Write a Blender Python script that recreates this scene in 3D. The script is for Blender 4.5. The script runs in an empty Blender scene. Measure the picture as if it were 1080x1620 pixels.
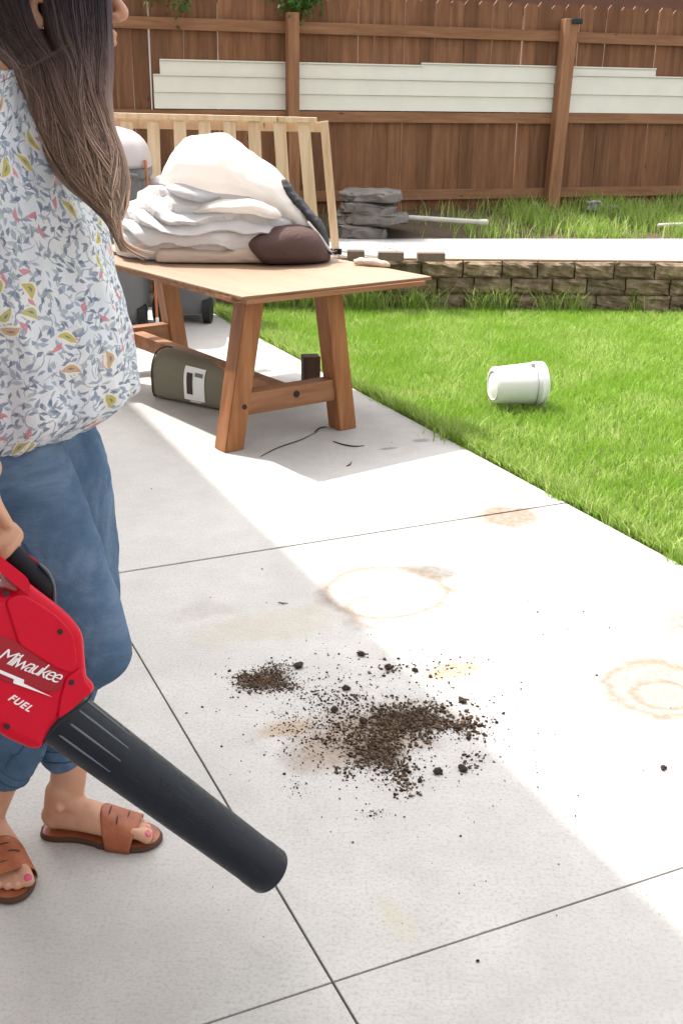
import bpy, bmesh, math, random
import numpy as np
from mathutils import Vector, Matrix, noise
random.seed(7); rng = np.random.default_rng(7)
PI = math.pi
S = bpy.context.scene
COL = S.collection

# ------------------------------------------------------------------ camera
H = 1.42; F = 1748.0; CX, CY = 540.0, 810.0
PITCH = math.atan(650 / F); ROLL = math.atan(0.0129)
_f = np.array([0, math.cos(PITCH), -math.sin(PITCH)]); _r0 = np.array([1.0, 0, 0]); _u0 = np.cross(_r0, _f)
_r = math.cos(ROLL) * _r0 + math.sin(ROLL) * _u0; _u = np.cross(_r, _f)
CAM = np.array([0, 0, H])
cd = bpy.data.cameras.new('camera'); cam = bpy.data.objects.new('camera', cd); COL.objects.link(cam)
M = Matrix(((_r[0], _u[0], -_f[0], 0), (_r[1], _u[1], -_f[1], 0), (_r[2], _u[2], -_f[2], H), (0, 0, 0, 1)))
cam.matrix_world = M
cd.sensor_fit = 'VERTICAL'; cd.sensor_height = 24; cd.lens = 24 * F / 1620
cd.clip_end = 500; cd.clip_start = 0.05
S.camera = cam

# ------------------------------------------------------------------ sky, sun, exposure
SUN = Vector((-0.319, 0.289, 0.68)).normalized()
w = bpy.data.worlds.new('World'); S.world = w; w.use_nodes = True
nt = w.node_tree; sky = nt.nodes.new('ShaderNodeTexSky'); sky.sky_type = 'NISHITA'; sky.sun_disc = False
sky.sun_elevation = math.asin(SUN.z); sky.sun_rotation = math.atan2(SUN.x, SUN.y)
sky.air_density = 1.0; sky.dust_density = 4.0; sky.ozone_density = 1.0
bg = nt.nodes['Background']; bg.inputs[1].default_value = 0.15
hs = nt.nodes.new('ShaderNodeHueSaturation'); hs.inputs['Saturation'].default_value = 0.08
nt.links.new(sky.outputs[0], hs.inputs['Color']); nt.links.new(hs.outputs[0], bg.inputs[0])
ld = bpy.data.lights.new('sun', 'SUN'); ld.energy = 2.0; ld.angle = math.radians(0.55); ld.color = (1, 0.955, 0.88)
sun = bpy.data.objects.new('sun', ld); COL.objects.link(sun)
sun.rotation_euler = SUN.to_track_quat('Z', 'Y').to_euler()
S.view_settings.view_transform = 'Standard'; S.view_settings.look = 'None'
S.view_settings.gamma = 1; S.view_settings.use_curve_mapping = False
S.view_settings.exposure = 1.86
S.render.engine = 'CYCLES'
S.cycles.use_denoising = True

# ------------------------------------------------------------------ helpers
def ray(x, y): return _f + _r * (x - CX) / F - _u * (y - CY) / F
def onz(x, y, z=0.0):
    d = ray(x, y); return CAM + d * ((z - H) / d[2])
def ony(x, y, Y):
    d = ray(x, y); return CAM + d * (Y / d[1])

def link(name, me, mat=None, parent=None, smooth=False):
    if mat is not None:
        me.materials.append(mat)
    if smooth:
        me.polygons.foreach_set('use_smooth', [True] * len(me.polygons))
    o = bpy.data.objects.new(name, me); COL.objects.link(o)
    if parent is not None: o.parent = parent
    return o
def obj(name, bm, mat=None, parent=None, smooth=False):
    me = bpy.data.meshes.new(name)
    bmesh.ops.recalc_face_normals(bm, faces=bm.faces[:])
    bm.to_mesh(me); bm.free()
    return link(name, me, mat, parent, smooth)
def tag(o, label, cat, group=None):
    o['label'] = label; o['category'] = cat
    if group: o['group'] = group
    return o
def struct(o, kind='structure'):
    o['kind'] = kind; return o
def thing(name, label, cat, loc=(0, 0, 0), rotz=0, group=None):
    o = bpy.data.objects.new(name, None); COL.objects.link(o)
    o.location = loc; o.rotation_euler = (0, 0, rotz); o.empty_display_size = 0.1
    return tag(o, label, cat, group)
def np_mesh(name, V, Fc):
    """V (n,3), Fc (m,k) -> mesh"""
    me = bpy.data.meshes.new(name)
    V = np.asarray(V, dtype=np.float32); Fc = np.asarray(Fc, dtype=np.int32)
    me.vertices.add(len(V)); me.vertices.foreach_set('co', V.ravel())
    k = Fc.shape[1]
    me.loops.add(Fc.size); me.loops.foreach_set('vertex_index', Fc.ravel())
    me.polygons.add(len(Fc)); me.polygons.foreach_set('loop_start', np.arange(0, Fc.size, k, dtype=np.int32))
    me.update(calc_edges=True); me.validate()
    return me
def box(bm, c, s, rot=None, bev=0.0):
    """box centred c, size s"""
    g = bmesh.ops.create_cube(bm, size=1.0)['verts']
    for v in g: v.co = Vector((v.co.x * s[0], v.co.y * s[1], v.co.z * s[2]))
    if bev > 0:
        es = list({e for v in g for e in v.link_edges})
        r = bmesh.ops.bevel(bm, geom=es, offset=bev, segments=2, affect='EDGES', profile=0.6)
        g = list({v for f_ in r['faces'] for v in f_.verts} | {v for v in g if v.is_valid})
    R = rot if rot is not None else Matrix.Identity(3)
    for v in g: v.co = R @ v.co + Vector(c)
    return g
def rz(a): return Matrix.Rotation(a, 3, 'Z')
def beam(bm, a, b, w_, h_, up=(0, 0, 1), bev=0.004):
    """rectangular bar from a to b; w_ sideways, h_ along up"""
    a = Vector(a); b = Vector(b); d = (b - a); L = d.length; d.normalize()
    s = d.cross(Vector(up)).normalized(); u = s.cross(d).normalized()
    R = Matrix((d, s, u)).transposed()
    return box(bm, (a + b) / 2, (L, w_, h_), R, bev)
def catmull(P, n):
    P = np.asarray(P, float)
    if P.ndim == 1: P = P[:, None]
    m = len(P); out = []
    for i in range(m - 1):
        p0 = P[i - 1] if i > 0 else 2 * P[0] - P[1]; p1 = P[i]; p2 = P[i + 1]
        p3 = P[i + 2] if i + 2 < m else 2 * P[-1] - P[-2]
        for t in np.arange(n) / n:
            out.append(0.5 * ((2 * p1) + (-p0 + p2) * t + (2 * p0 - 5 * p1 + 4 * p2 - p3) * t * t + (-p0 + 3 * p1 - 3 * p2 + p3) * t ** 3))
    out.append(P[-1]); return np.array(out)
def tube(bm, pts, rad, seg=14, sub=5, rad2=None, up=(0, 0, 1), cap=True):
    """closed lofted tube; rad along 'up'-ish, rad2 sideways"""
    P = catmull(pts, sub); R1 = np.maximum(catmull(rad, sub)[:, 0], 1e-4)
    R2 = R1 if rad2 is None else np.maximum(catmull(rad2, sub)[:, 0], 1e-4)
    rings = []
    T = np.gradient(P, axis=0); T /= np.linalg.norm(T, axis=1)[:, None]
    u = np.array(up, float); prev = None
    def ring(c, t, u_, a, b):
        s = np.cross(t, u_); s /= np.linalg.norm(s); uu = np.cross(s, t)
        return [bm.verts.new(c + uu * a * math.cos(k * 2 * PI / seg) + s * b * math.sin(k * 2 * PI / seg)) for k in range(seg)], uu
    st = []
    for i in range(len(P)):
        uu = u - T[i] * (u @ T[i])
        if np.linalg.norm(uu) < 0.25 and prev is not None: uu = prev - T[i] * (prev @ T[i])
        if np.linalg.norm(uu) < 1e-3: uu = np.array([1.0, 0.1, 0]) - T[i] * T[i][0]
        uu /= np.linalg.norm(uu); prev = uu; st.append((P[i], T[i], uu, R1[i], R2[i]))
    seq = []
    if cap:
        c, t, uu, a, b = st[0]; r_ = min(a, b)
        for q in (0.15, 0.5, 0.8): seq.append((c - t * r_ * (1 - q) , t, uu, a * math.sqrt(1 - (1 - q) ** 2), b * math.sqrt(1 - (1 - q) ** 2)))
    seq += st
    if cap:
        c, t, uu, a, b = st[-1]; r_ = min(a, b)
        for q in (0.8, 0.5, 0.15): seq.append((c + t * r_ * (1 - q), t, uu, a * math.sqrt(1 - (1 - q) ** 2), b * math.sqrt(1 - (1 - q) ** 2)))
    prv = None
    for s_ in seq:
        rg, _ = ring(*s_)
        if prv is not None:
            for k in range(seg): bm.faces.new((prv[k], prv[(k + 1) % seg], rg[(k + 1) % seg], rg[k]))
        else: bm.faces.new(rg[::-1])
        prv = rg
    bm.faces.new(prv)
def apply_mods(o):
    dg = bpy.context.evaluated_depsgraph_get(); dg.update()
    me = bpy.data.meshes.new_from_object(o.evaluated_get(dg)); old = o.data
    o.modifiers.clear(); o.data = me; return o
def remesh(o, vox, smooth=4, fac=0.6):
    m = o.modifiers.new('r', 'REMESH'); m.mode = 'VOXEL'; m.voxel_size = vox; m.use_smooth_shade = True
    if smooth:
        s = o.modifiers.new('s', 'SMOOTH'); s.iterations = smooth; s.factor = fac
    return apply_mods(o)
def text_mesh(txt, size, ext, shear=0.0, bevel=0.0, space=1.0):
    cu = bpy.data.curves.new('t', 'FONT'); cu.body = txt; cu.size = size; cu.extrude = ext; cu.shear = shear
    cu.space_character = space; cu.offset = bevel
    o = bpy.data.objects.new('t', cu); COL.objects.link(o)
    dg = bpy.context.evaluated_depsgraph_get(); dg.update()
    me = bpy.data.meshes.new_from_object(o.evaluated_get(dg))
    bpy.data.objects.remove(o); return me
def fill_mesh(loops, ext, bev, name='c', res=3):
    """2D outline(s) extruded +-ext with rounded edges"""
    cu = bpy.data.curves.new(name, 'CURVE'); cu.dimensions = '2D'; cu.fill_mode = 'BOTH'
    cu.extrude = ext - bev; cu.bevel_depth = bev; cu.bevel_resolution = res; cu.offset = -bev
    for L in loops:
        sp = cu.splines.new('POLY'); sp.points.add(len(L) - 1); sp.use_cyclic_u = True
        for i, p in enumerate(L): sp.points[i].co = (p[0], p[1], 0, 1)
    o = bpy.data.objects.new('t', cu); COL.objects.link(o)
    dg = bpy.context.evaluated_depsgraph_get(); dg.update()
    me = bpy.data.meshes.new_from_object(o.evaluated_get(dg))
    bpy.data.objects.remove(o); return me

# ------------------------------------------------------------------ materials
class N:
    def __init__(s, name, rough=0.6, base=(0.5, 0.5, 0.5), spec=0.3):
        s.m = bpy.data.materials.new(name); s.m.use_nodes = True; s.t = s.m.node_tree
        s.b = s.t.nodes['Principled BSDF']; s.b.inputs['Roughness'].default_value = rough
        s.b.inputs['Base Color'].default_value = (*base, 1); s.b.inputs['Specular IOR Level'].default_value = spec
    def n(s, typ, ins=None, **kw):
        nd = s.t.nodes.new(typ)
        for k, v in kw.items(): setattr(nd, k, v)
        if ins:
            for k, v in ins.items():
                if isinstance(v, bpy.types.NodeSocket): s.t.links.new(v, nd.inputs[k])
                else: nd.inputs[k].default_value = v
        return nd
    def l(s, a, b): s.t.links.new(a, b)
    def coord(s, kind='Object', scale=(1, 1, 1), rot=(0, 0, 0), loc=(0, 0, 0)):
        tc = s.n('ShaderNodeTexCoord') if kind != 'World' else s.n('ShaderNodeNewGeometry')
        mp = s.n('ShaderNodeMapping', {'Vector': tc.outputs['Position' if kind == 'World' else kind]})
        mp.inputs['Scale'].default_value = scale; mp.inputs['Rotation'].default_value = rot; mp.inputs['Location'].default_value = loc
        return mp.outputs[0]
    def noise(s, vec, scale, detail=4, rough=0.55, dist=0.0):
        return s.n('ShaderNodeTexNoise', {'Vector': vec, 'Scale': scale, 'Detail': detail, 'Roughness': rough, 'Distortion': dist}).outputs[0]
    def ramp(s, fac, stops, interp='LINEAR'):
        r = s.n('ShaderNodeValToRGB', {'Fac': fac}); cr = r.color_ramp; cr.interpolation = interp
        while len(cr.elements) < len(stops): cr.elements.new(0.5)
        for e, (p, c) in zip(cr.elements, stops):
            e.position = p; e.color = (*c, 1) if len(c) == 3 else c
        return r.outputs[0]
    def mix(s, fac, a, b, mode='MIX'):
        m = s.n('ShaderNodeMix', data_type='RGBA', blend_type=mode)
        for k, v in ((0, fac), (6, a), (7, b)):
            if isinstance(v, bpy.types.NodeSocket): s.l(v, m.inputs[k])
            else: m.inputs[k].default_value = v if k == 0 else (*v, 1)
        return m.outputs[2]
    def math(s, op, a, b=0.0, clamp=False):
        m = s.n('ShaderNodeMath', operation=op, use_clamp=clamp)
        for k, v in ((0, a), (1, b)):
            if isinstance(v, bpy.types.NodeSocket): s.l(v, m.inputs[k])
            else: m.inputs[k].default_value = v
        return m.outputs[0]
    def color(s, c): s.l(c, s.b.inputs['Base Color']); return s
    def bump(s, h, strength=0.3, dist=0.01):
        b = s.n('ShaderNodeBump', {'Height': h, 'Strength': strength, 'Distance': dist}); s.l(b.outputs[0], s.b.inputs['Normal']); return s

def mat_simple(name, c, rough=0.5, var=0.12, scale=8, bump=0.0, spec=0.3, metal=0.0):
    k = N(name, rough, c, spec); v = k.coord('Object')
    n_ = k.noise(v, scale, 5)
    k.color(k.mix(n_, tuple(x * (1 - var) for x in c), tuple(min(1, x * (1 + var)) for x in c)))
    k.b.inputs['Metallic'].default_value = metal
    if bump: k.bump(k.noise(v, scale * 6, 5), bump, 0.004)
    return k.m
def mat_wood(name, c1, c2, c3, axis='X', scale=1.0, rough=0.6, knots=True, kind='Object', island=0.25):
    k = N(name, rough)
    sc = {'X': (1.2, 14, 14), 'Y': (14, 1.2, 14), 'Z': (14, 14, 1.2)}[axis]
    v = k.coord(kind, tuple(a * scale for a in sc))
    geo = k.n('ShaderNodeNewGeometry')
    off = k.n('ShaderNodeVectorMath', {0: v}, operation='ADD')
    cv = k.n('ShaderNodeCombineXYZ', {0: k.math('MULTIPLY', geo.outputs['Random Per Island'], 40.0), 1: k.math('MULTIPLY', geo.outputs['Random Per Island'], 23.0)})
    k.l(cv.outputs[0], off.inputs[1]); v2 = off.outputs[0]
    g1 = k.noise(v2, 1.6, 8, 0.65, 0.4); g2 = k.noise(v2, 5.0, 4, 0.6)
    c = k.ramp(g1, [(0.32, c1), (0.52, c2), (0.72, c3)])
    c = k.mix(k.math('MULTIPLY', g2, 0.35), c, c1)
    hs = k.n('ShaderNodeHueSaturation', {'Color': c, 'Value': k.math('ADD', k.math('MULTIPLY', geo.outputs['Random Per Island'], island * 2), 1 - island)})
    c = hs.outputs[0]
    if knots:
        vk = k.coord(kind, {'X': (2, 6, 6), 'Y': (6, 2, 6), 'Z': (6, 6, 2)}[axis])
        vo = k.n('ShaderNodeTexVoronoi', {'Vector': vk, 'Scale': 1.3})
        km = k.ramp(vo.outputs['Distance'], [(0.03, (1, 1, 1)), (0.085, (0, 0, 0))])
        c = k.mix(k.math('MULTIPLY', km, 0.75), c, tuple(x * 0.25 for x in c1))
    k.color(c); k.bump(g1, 0.25, 0.004)
    return k.m

MAT = {}
# concrete with the patio's own stains
def concrete(name, base=(0.53, 0.515, 0.49), stains=False):
    k = N(name, 0.85, spec=0.2); v = k.coord('World')
    big = k.noise(v, 1.7, 7, 0.66, 0.5); med = k.noise(v, 9, 6, 0.65); fine = k.noise(v, 130, 4, 0.7)
    vs = k.coord('World', (30, 110, 30), (0, 0, 0.43)); brush = k.noise(vs, 1.0, 4, 0.6)
    c = k.ramp(big, [(0.3, tuple(x * 0.88 for x in base)), (0.7, tuple(x * 1.07 for x in base))])
    c = k.mix(k.math('MULTIPLY', k.ramp(med, [(0.35, (1, 1, 1)), (0.6, (0, 0, 0))]), 0.3), c, tuple(x * 0.72 for x in base))
    c = k.mix(k.math('MULTIPLY', k.ramp(fine, [(0.34, (1, 1, 1)), (0.52, (0, 0, 0))]), 0.55), c, tuple(x * 0.6 for x in base))
    c = k.mix(k.math('MULTIPLY', k.ramp(brush, [(0.3, (1, 1, 1)), (0.5, (0, 0, 0))]), 0.15), c, tuple(x * 0.6 for x in base))
    if stains:
        wob = k.noise(v, 9, 4, 0.6); wob2 = k.noise(v, 45, 4, 0.7)
        def blob(cx, cy, rx, ry, col, amt, ring=None, rot=0.43, soft=0.25, noisy=0.5):
            nonlocal c
            geo = k.n('ShaderNodeNewGeometry')
            mp = k.n('ShaderNodeMapping', {'Vector': geo.outputs['Position']}, vector_type='TEXTURE')
            mp.inputs['Location'].default_value = (cx, cy, 0); mp.inputs['Rotation'].default_value = (0, 0, rot); mp.inputs['Scale'].default_value = (rx, ry, 50)
            ln = k.n('ShaderNodeVectorMath', {0: mp.outputs[0]}, operation='LENGTH').outputs['Value']
            ln = k.math('ADD', ln, k.math('MULTIPLY', k.math('SUBTRACT', wob, 0.5), noisy))
            if ring:
                m = k.ramp(ln, [(ring - 0.14, (0, 0, 0)), (ring, (1, 1, 1)), (min(ring + 0.16, 1), (0, 0, 0))])
            else:
                m = k.ramp(ln, [(1 - soft - 0.3, (1, 1, 1)), (1.0, (0, 0, 0))])
            m = k.math('MULTIPLY', m, k.math('ADD', k.math('MULTIPLY', wob2, 1.2), 0.2)) 
            c = k.mix(k.math('MULTIPLY', m, amt, True), c, col)
        rust = (0.19, 0.13, 0.088); grey = (0.15, 0.14, 0.125); tan = (0.18, 0.125, 0.085); dirt = (0.20, 0.13, 0.08)
        blob(0.605, 3.80, 0.19, 0.17, rust, 1.0)
        blob(0.714, 3.44, 0.12, 0.12, rust, 0.8, ring=0.7, noisy=0.25); blob(0.714, 3.44, 0.05, 0.05, grey, 0.6)
        blob(0.84, 2.53, 0.20, 0.20, rust, 0.85, ring=0.72, noisy=0.6); blob(0.86, 2.54, 0.25, 0.23, rust, 0.7, noisy=0.7)
        blob(0.83, 2.50, 0.11, 0.10, rust, 0.8, ring=0.7, noisy=0.7)
        blob(0.308, 3.27, 0.10, 0.09, grey, 1.0, noisy=0.9); blob(0.24, 3.30, 0.07, 0.05, grey, 0.7, noisy=0.8)
        blob(0.14, 3.12, 0.25, 0.24, tan, 0.85, ring=0.76, noisy=0.4); blob(0.22, 3.0, 0.26, 0.2, tan, 0.7, ring=0.75, noisy=0.5)
        blob(1.03, 2.93, 0.19, 0.15, grey, 0.85, noisy=0.8); blob(0.03, 3.72, 0.06, 0.03, grey, 0.7)
        blob(-0.20, 2.88, 0.26, 0.13, (0.38, 0.32, 0.2), 0.35, noisy=1.3); blob(-0.4, 2.97, 0.13, 0.08, tan, 0.2, noisy=1.2)
        blob(0.31, 2.62, 0.13, 0.07, (0.32, 0.19, 0.10), 0.8, noisy=1.2)
        blob(0.06, 2.30, 0.26, 0.15, dirt, 0.8, noisy=1.2); blob(-0.12, 2.32, 0.09, 0.05, (0.34, 0.22, 0.1), 0.6, noisy=1.2)
        blob(0.15, 2.36, 0.11, 0.055, (0.10, 0.06, 0.035), 1.1, noisy=0.9); blob(0.085, 2.22, 0.075, 0.07, (0.10, 0.06, 0.035), 1.1, noisy=0.9); blob(-0.2, 2.56, 0.075, 0.04, (0.10, 0.07, 0.04), 1.0, noisy=0.9)
        blob(0.11, 1.66, 0.03, 0.08, (0.42, 0.39, 0.2), 0.3, noisy=1.0); blob(0.2, 4.62, 0.06, 0.02, grey, 0.8, noisy=0.9)
        blob(0.35, 4.75, 0.05, 0.03, grey, 0.7, noisy=1.2); blob(0.6, 2.9, 0.5, 0.25, (0.40, 0.33, 0.28), 0.35, noisy=1.6); blob(-0.5, 1.6, 0.5, 0.3, (0.40, 0.36, 0.31), 0.3, noisy=1.6); blob(0.55, 1.5, 0.5, 0.25, (0.36, 0.34, 0.31), 0.3, noisy=1.6)
    k.color(c)
    hb = k.math('ADD', k.math('MULTIPLY', fine, 0.5), k.math('MULTIPLY', brush, 0.5)); k.bump(hb, 0.35, 0.003)
    return k.m
MAT['patio'] = concrete('patio_concrete', (0.468, 0.446, 0.426), True)
MAT['path'] = concrete('path_concrete', (0.36, 0.355, 0.35))
MAT['crack'] = mat_simple('joint_dark', (0.05, 0.045, 0.04), 0.95)
MAT['soil'] = mat_simple('soil', (0.085, 0.06, 0.04), 0.95, 0.4, 12, 0.6)
MAT['fence'] = mat_wood('fence_stain', (0.115, 0.05, 0.023), (0.175, 0.081, 0.040), (0.245, 0.122, 0.064), 'Z', 1.0, 0.8, True, 'World', 0.22)
MAT['rail'] = mat_wood('fence_rail_stain', (0.155, 0.072, 0.034), (0.225, 0.11, 0.055), (0.30, 0.16, 0.088), 'X', 1.0, 0.75, True, 'Object', 0.12)
MAT['post'] = mat_wood('fence_post_stain', (0.16, 0.074, 0.036), (0.25, 0.12, 0.06), (0.34, 0.18, 0.095), 'Z', 1.0, 0.75, False)
MAT['pine'] = mat_wood('raw_pine', (0.50, 0.34, 0.21), (0.64, 0.475, 0.32), (0.72, 0.57, 0.42), 'Z', 1.0, 0.7, True)
MAT['table'] = mat_wood('cedar_leg', (0.16, 0.058, 0.022), (0.27, 0.11, 0.042), (0.34, 0.16, 0.07), 'Z', 0.8, 0.5, False)
MAT['beamwood'] = mat_wood('cedar_beam', (0.17, 0.07, 0.033), (0.27, 0.125, 0.06), (0.34, 0.18, 0.09), 'X', 0.8, 0.55, False)
MAT['ply'] = mat_wood('plywood_face', (0.24, 0.155, 0.105), (0.28, 0.185, 0.125), (0.31, 0.21, 0.145), 'Y', 0.5, 0.6, False)
MAT['plyedge'] = mat_wood('board_edge', (0.08, 0.04, 0.02), (0.19, 0.1, 0.045), (0.28, 0.16, 0.07), 'X', 1.5, 0.7, False)
MAT['block'] = None
k = N('wall_block', 0.9, spec=0.15); v = k.coord('World'); geo = k.n('ShaderNodeNewGeometry')
n1 = k.noise(v, 14, 7, 0.7)
c = k.ramp(n1, [(0.3, (0.10, 0.070, 0.046)), (0.5, (0.19, 0.137, 0.092)), (0.72, (0.33, 0.255, 0.18))])
c = k.n('ShaderNodeHueSaturation', {'Color': c, 'Value': k.math('ADD', k.math('MULTIPLY', geo.outputs['Random Per Island'], 0.5), 0.75)}).outputs[0]
k.color(c).bump(k.noise(v, 60, 6, 0.7), 0.7, 0.01); MAT['block'] = k.m
MAT['paver'] = mat_simple('paver_brick', (0.17, 0.12, 0.10), 0.9, 0.3, 30, 0.5)
MAT['slate'] = mat_simple('slate', (0.15, 0.135, 0.125), 0.85, 0.6, 12, 0.9)
MAT['vinyl'] = mat_simple('white_siding', (0.62, 0.61, 0.545), 0.5, 0.09, 5, 0.1)
MAT['white'] = mat_simple('white_plastic', (0.78, 0.78, 0.78), 0.35, 0.03, 3)
MAT['oldpipe'] = mat_simple('weathered_pipe', (0.42, 0.40, 0.36), 0.6, 0.25, 12)
MAT['bin'] = mat_simple('grey_plastic', (0.15, 0.15, 0.16), 0.5, 0.12, 5)
MAT['lid'] = mat_simple('lid_plastic', (0.50, 0.44, 0.44), 0.45, 0.08, 5)
MAT['black'] = mat_simple('black_rubber', (0.018, 0.018, 0.02), 0.6, 0.2, 20)
MAT['orange'] = mat_simple('orange_pole', (0.42, 0.15, 0.07), 0.5)
MAT['olive'] = mat_simple('olive_plastic', (0.17, 0.155, 0.11), 0.6, 0.1, 6)
MAT['darkwood'] = mat_wood('dark_post', (0.04, 0.02, 0.013), (0.07, 0.035, 0.022), (0.10, 0.05, 0.03), 'Z', 1.0, 0.8, False)
# fabrics
def fabric(name, c, rough=0.85, bumpscale=350, var=0.06, trans=0.0):
    k = N(name, rough, c, 0.2); v = k.coord('Object'); n_ = k.noise(v, 7, 5)
    k.color(k.mix(n_, tuple(x * (1 - var) for x in c), tuple(min(1, x * (1 + var)) for x in c)))
    wv = k.noise(v, bumpscale, 2); wr = k.noise(v, 16, 5, 0.6, 1.2)
    k.bump(k.math('ADD', k.math('MULTIPLY', wv, 0.12), k.math('MULTIPLY', wr, 0.9)), 0.5, 0.012)
    if trans:
        t = k.n('ShaderNodeBsdfTranslucent', {'Color': (*c, 1)}); m = k.n('ShaderNodeMixShader', {0: trans, 1: k.b.outputs[0], 2: t.outputs[0]})
        k.l(m.outputs[0], k.t.nodes['Material Output'].inputs[0])
    return k.m
MAT['tarpw'] = fabric('canvas_white', (0.84, 0.80, 0.77), trans=0.5); MAT['tarpg'] = fabric('canvas_grey', (0.66, 0.65, 0.66), trans=0.45)
MAT['tarpp'] = fabric('canvas_peach', (0.72, 0.58, 0.48), trans=0.3); MAT['tarpb'] = fabric('canvas_brown', (0.085, 0.05, 0.045))
MAT['tarpmix'] = fabric('canvas_mixed', (0.70, 0.68, 0.68), trans=0.28)
MAT['mesh'] = fabric('mesh_dark', (0.05, 0.05, 0.055))
# foliage
def leafmat(name, c1, c2, c3, tr=0.45, big=None):
    k = N(name, 0.5, spec=0.25); geo = k.n('ShaderNodeNewGeometry')
    c = k.ramp(geo.outputs['Random Per Island'], [(0.0, c1), (0.5, c2), (1.0, c3)])
    if big:
        pn = k.noise(k.coord('World'), 2.2, 4, 0.6)
        c = k.mix(k.ramp(pn, [(0.40, (0, 0, 0)), (0.60, (0.75, 0.75, 0.75))]), c, big)
    k.color(c)
    t = k.n('ShaderNodeBsdfTranslucent', {'Color': c}); m = k.n('ShaderNodeMixShader', {0: tr, 1: k.b.outputs[0], 2: t.outputs[0]})
    k.l(m.outputs[0], k.t.nodes['Material Output'].inputs[0]); return k.m
MAT['grass'] = leafmat('lawn_grass', (0.16, 0.29, 0.03), (0.28, 0.44, 0.06), (0.58, 0.66, 0.26), 0.42, (0.20, 0.375, 0.025))
MAT['weed'] = leafmat('weed_grass', (0.16, 0.28, 0.04), (0.28, 0.42, 0.07), (0.50, 0.56, 0.22), 0.4)
MAT['leaf'] = leafmat('tree_leaf', (0.03, 0.08, 0.012), (0.05, 0.12, 0.02), (0.08, 0.17, 0.03), 0.35)
MAT['bark'] = mat_simple('bark', (0.07, 0.05, 0.035), 0.95, 0.4, 20, 0.6)
# person
k = N('skin', 0.5, (0.56, 0.33, 0.24), 0.35); v = k.coord('Object'); n1 = k.noise(v, 14, 5, 0.6)
k.color(k.ramp(n1, [(0.3, (0.42, 0.205, 0.125)), (0.7, (0.52, 0.285, 0.185))])); k.b.inputs['Subsurface Weight'].default_value = 0.12
k.b.inputs['Subsurface Radius'].default_value = (0.012, 0.005, 0.003); k.bump(k.noise(v, 500, 3), 0.12, 0.001); MAT['skin'] = k.m
k = N('denim', 0.85, spec=0.15); v = k.coord('Object'); n1 = k.noise(v, 4.2, 7, 0.66, 0.6); n2 = k.noise(k.coord('Object', (600, 600, 160)), 1.0, 2)
c = k.ramp(n1, [(0.34, (0.04, 0.075, 0.135)), (0.5, (0.08, 0.135, 0.215)), (0.66, (0.19, 0.26, 0.36))]); c = k.mix(k.math('MULTIPLY', n2, 0.4), c, (0.05, 0.09, 0.16))
cr = k.noise(k.coord('Object', (9, 9, 34)), 1.0, 4, 0.6, 1.5)
k.color(c).bump(k.math('ADD', k.math('MULTIPLY', n2, 0.15), k.math('MULTIPLY', cr, 1.0)), 0.55, 0.010); MAT['denim'] = k.m
MAT['seam'] = mat_simple('denim_seam', (0.035, 0.06, 0.11), 0.9)
k = N('leather', 0.5, spec=0.4); v = k.coord('Object'); n1 = k.noise(v, 22, 6, 0.6)
k.color(k.ramp(n1, [(0.3, (0.22, 0.055, 0.02)), (0.7, (0.36, 0.11, 0.045))])).bump(k.noise(v, 240, 4), 0.3, 0.002); MAT['leather'] = k.m
MAT['sole'] = mat_simple('sole', (0.07, 0.035, 0.022), 0.8)
MAT['nail'] = mat_simple('nail_pink', (0.50, 0.06, 0.12), 0.25, 0.02, spec=0.5)
MAT['nailp'] = mat_simple('nail_pale', (0.55, 0.25, 0.20), 0.3, 0.02, spec=0.5); MAT['eye'] = mat_simple('eye_white', (0.7, 0.68, 0.66), 0.2); MAT['lip'] = mat_simple('lip', (0.45, 0.16, 0.15), 0.4)
# hair: dark roots running out to ash brown ends
k = N('hair', 0.42, spec=0.35); geo = k.n('ShaderNodeNewGeometry'); v = k.coord('World')
sep = k.n('ShaderNodeSeparateXYZ', {0: v}); ri = geo.outputs['Random Per Island']
h_ = k.math('ADD', sep.outputs[2], k.math('MULTIPLY', k.math('SUBTRACT', ri, 0.5), 0.16))
hn = k.n('ShaderNodeMapRange', {'Value': h_, 'From Min': 1.25, 'From Max': 1.62}).outputs[0]
c = k.ramp(hn, [(0.0, (0.33, 0.22, 0.155)), (0.4, (0.21, 0.13, 0.095)), (0.65, (0.08, 0.044, 0.038)), (0.88, (0.016, 0.009, 0.014))])
c2 = k.n('ShaderNodeHueSaturation', {'Color': c, 'Value': k.math('ADD', k.math('MULTIPLY', k.math('POWER', ri, 3.0), 2.6), 0.45)}).outputs[0]
k.color(c2); MAT['hair'] = k.m
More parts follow.
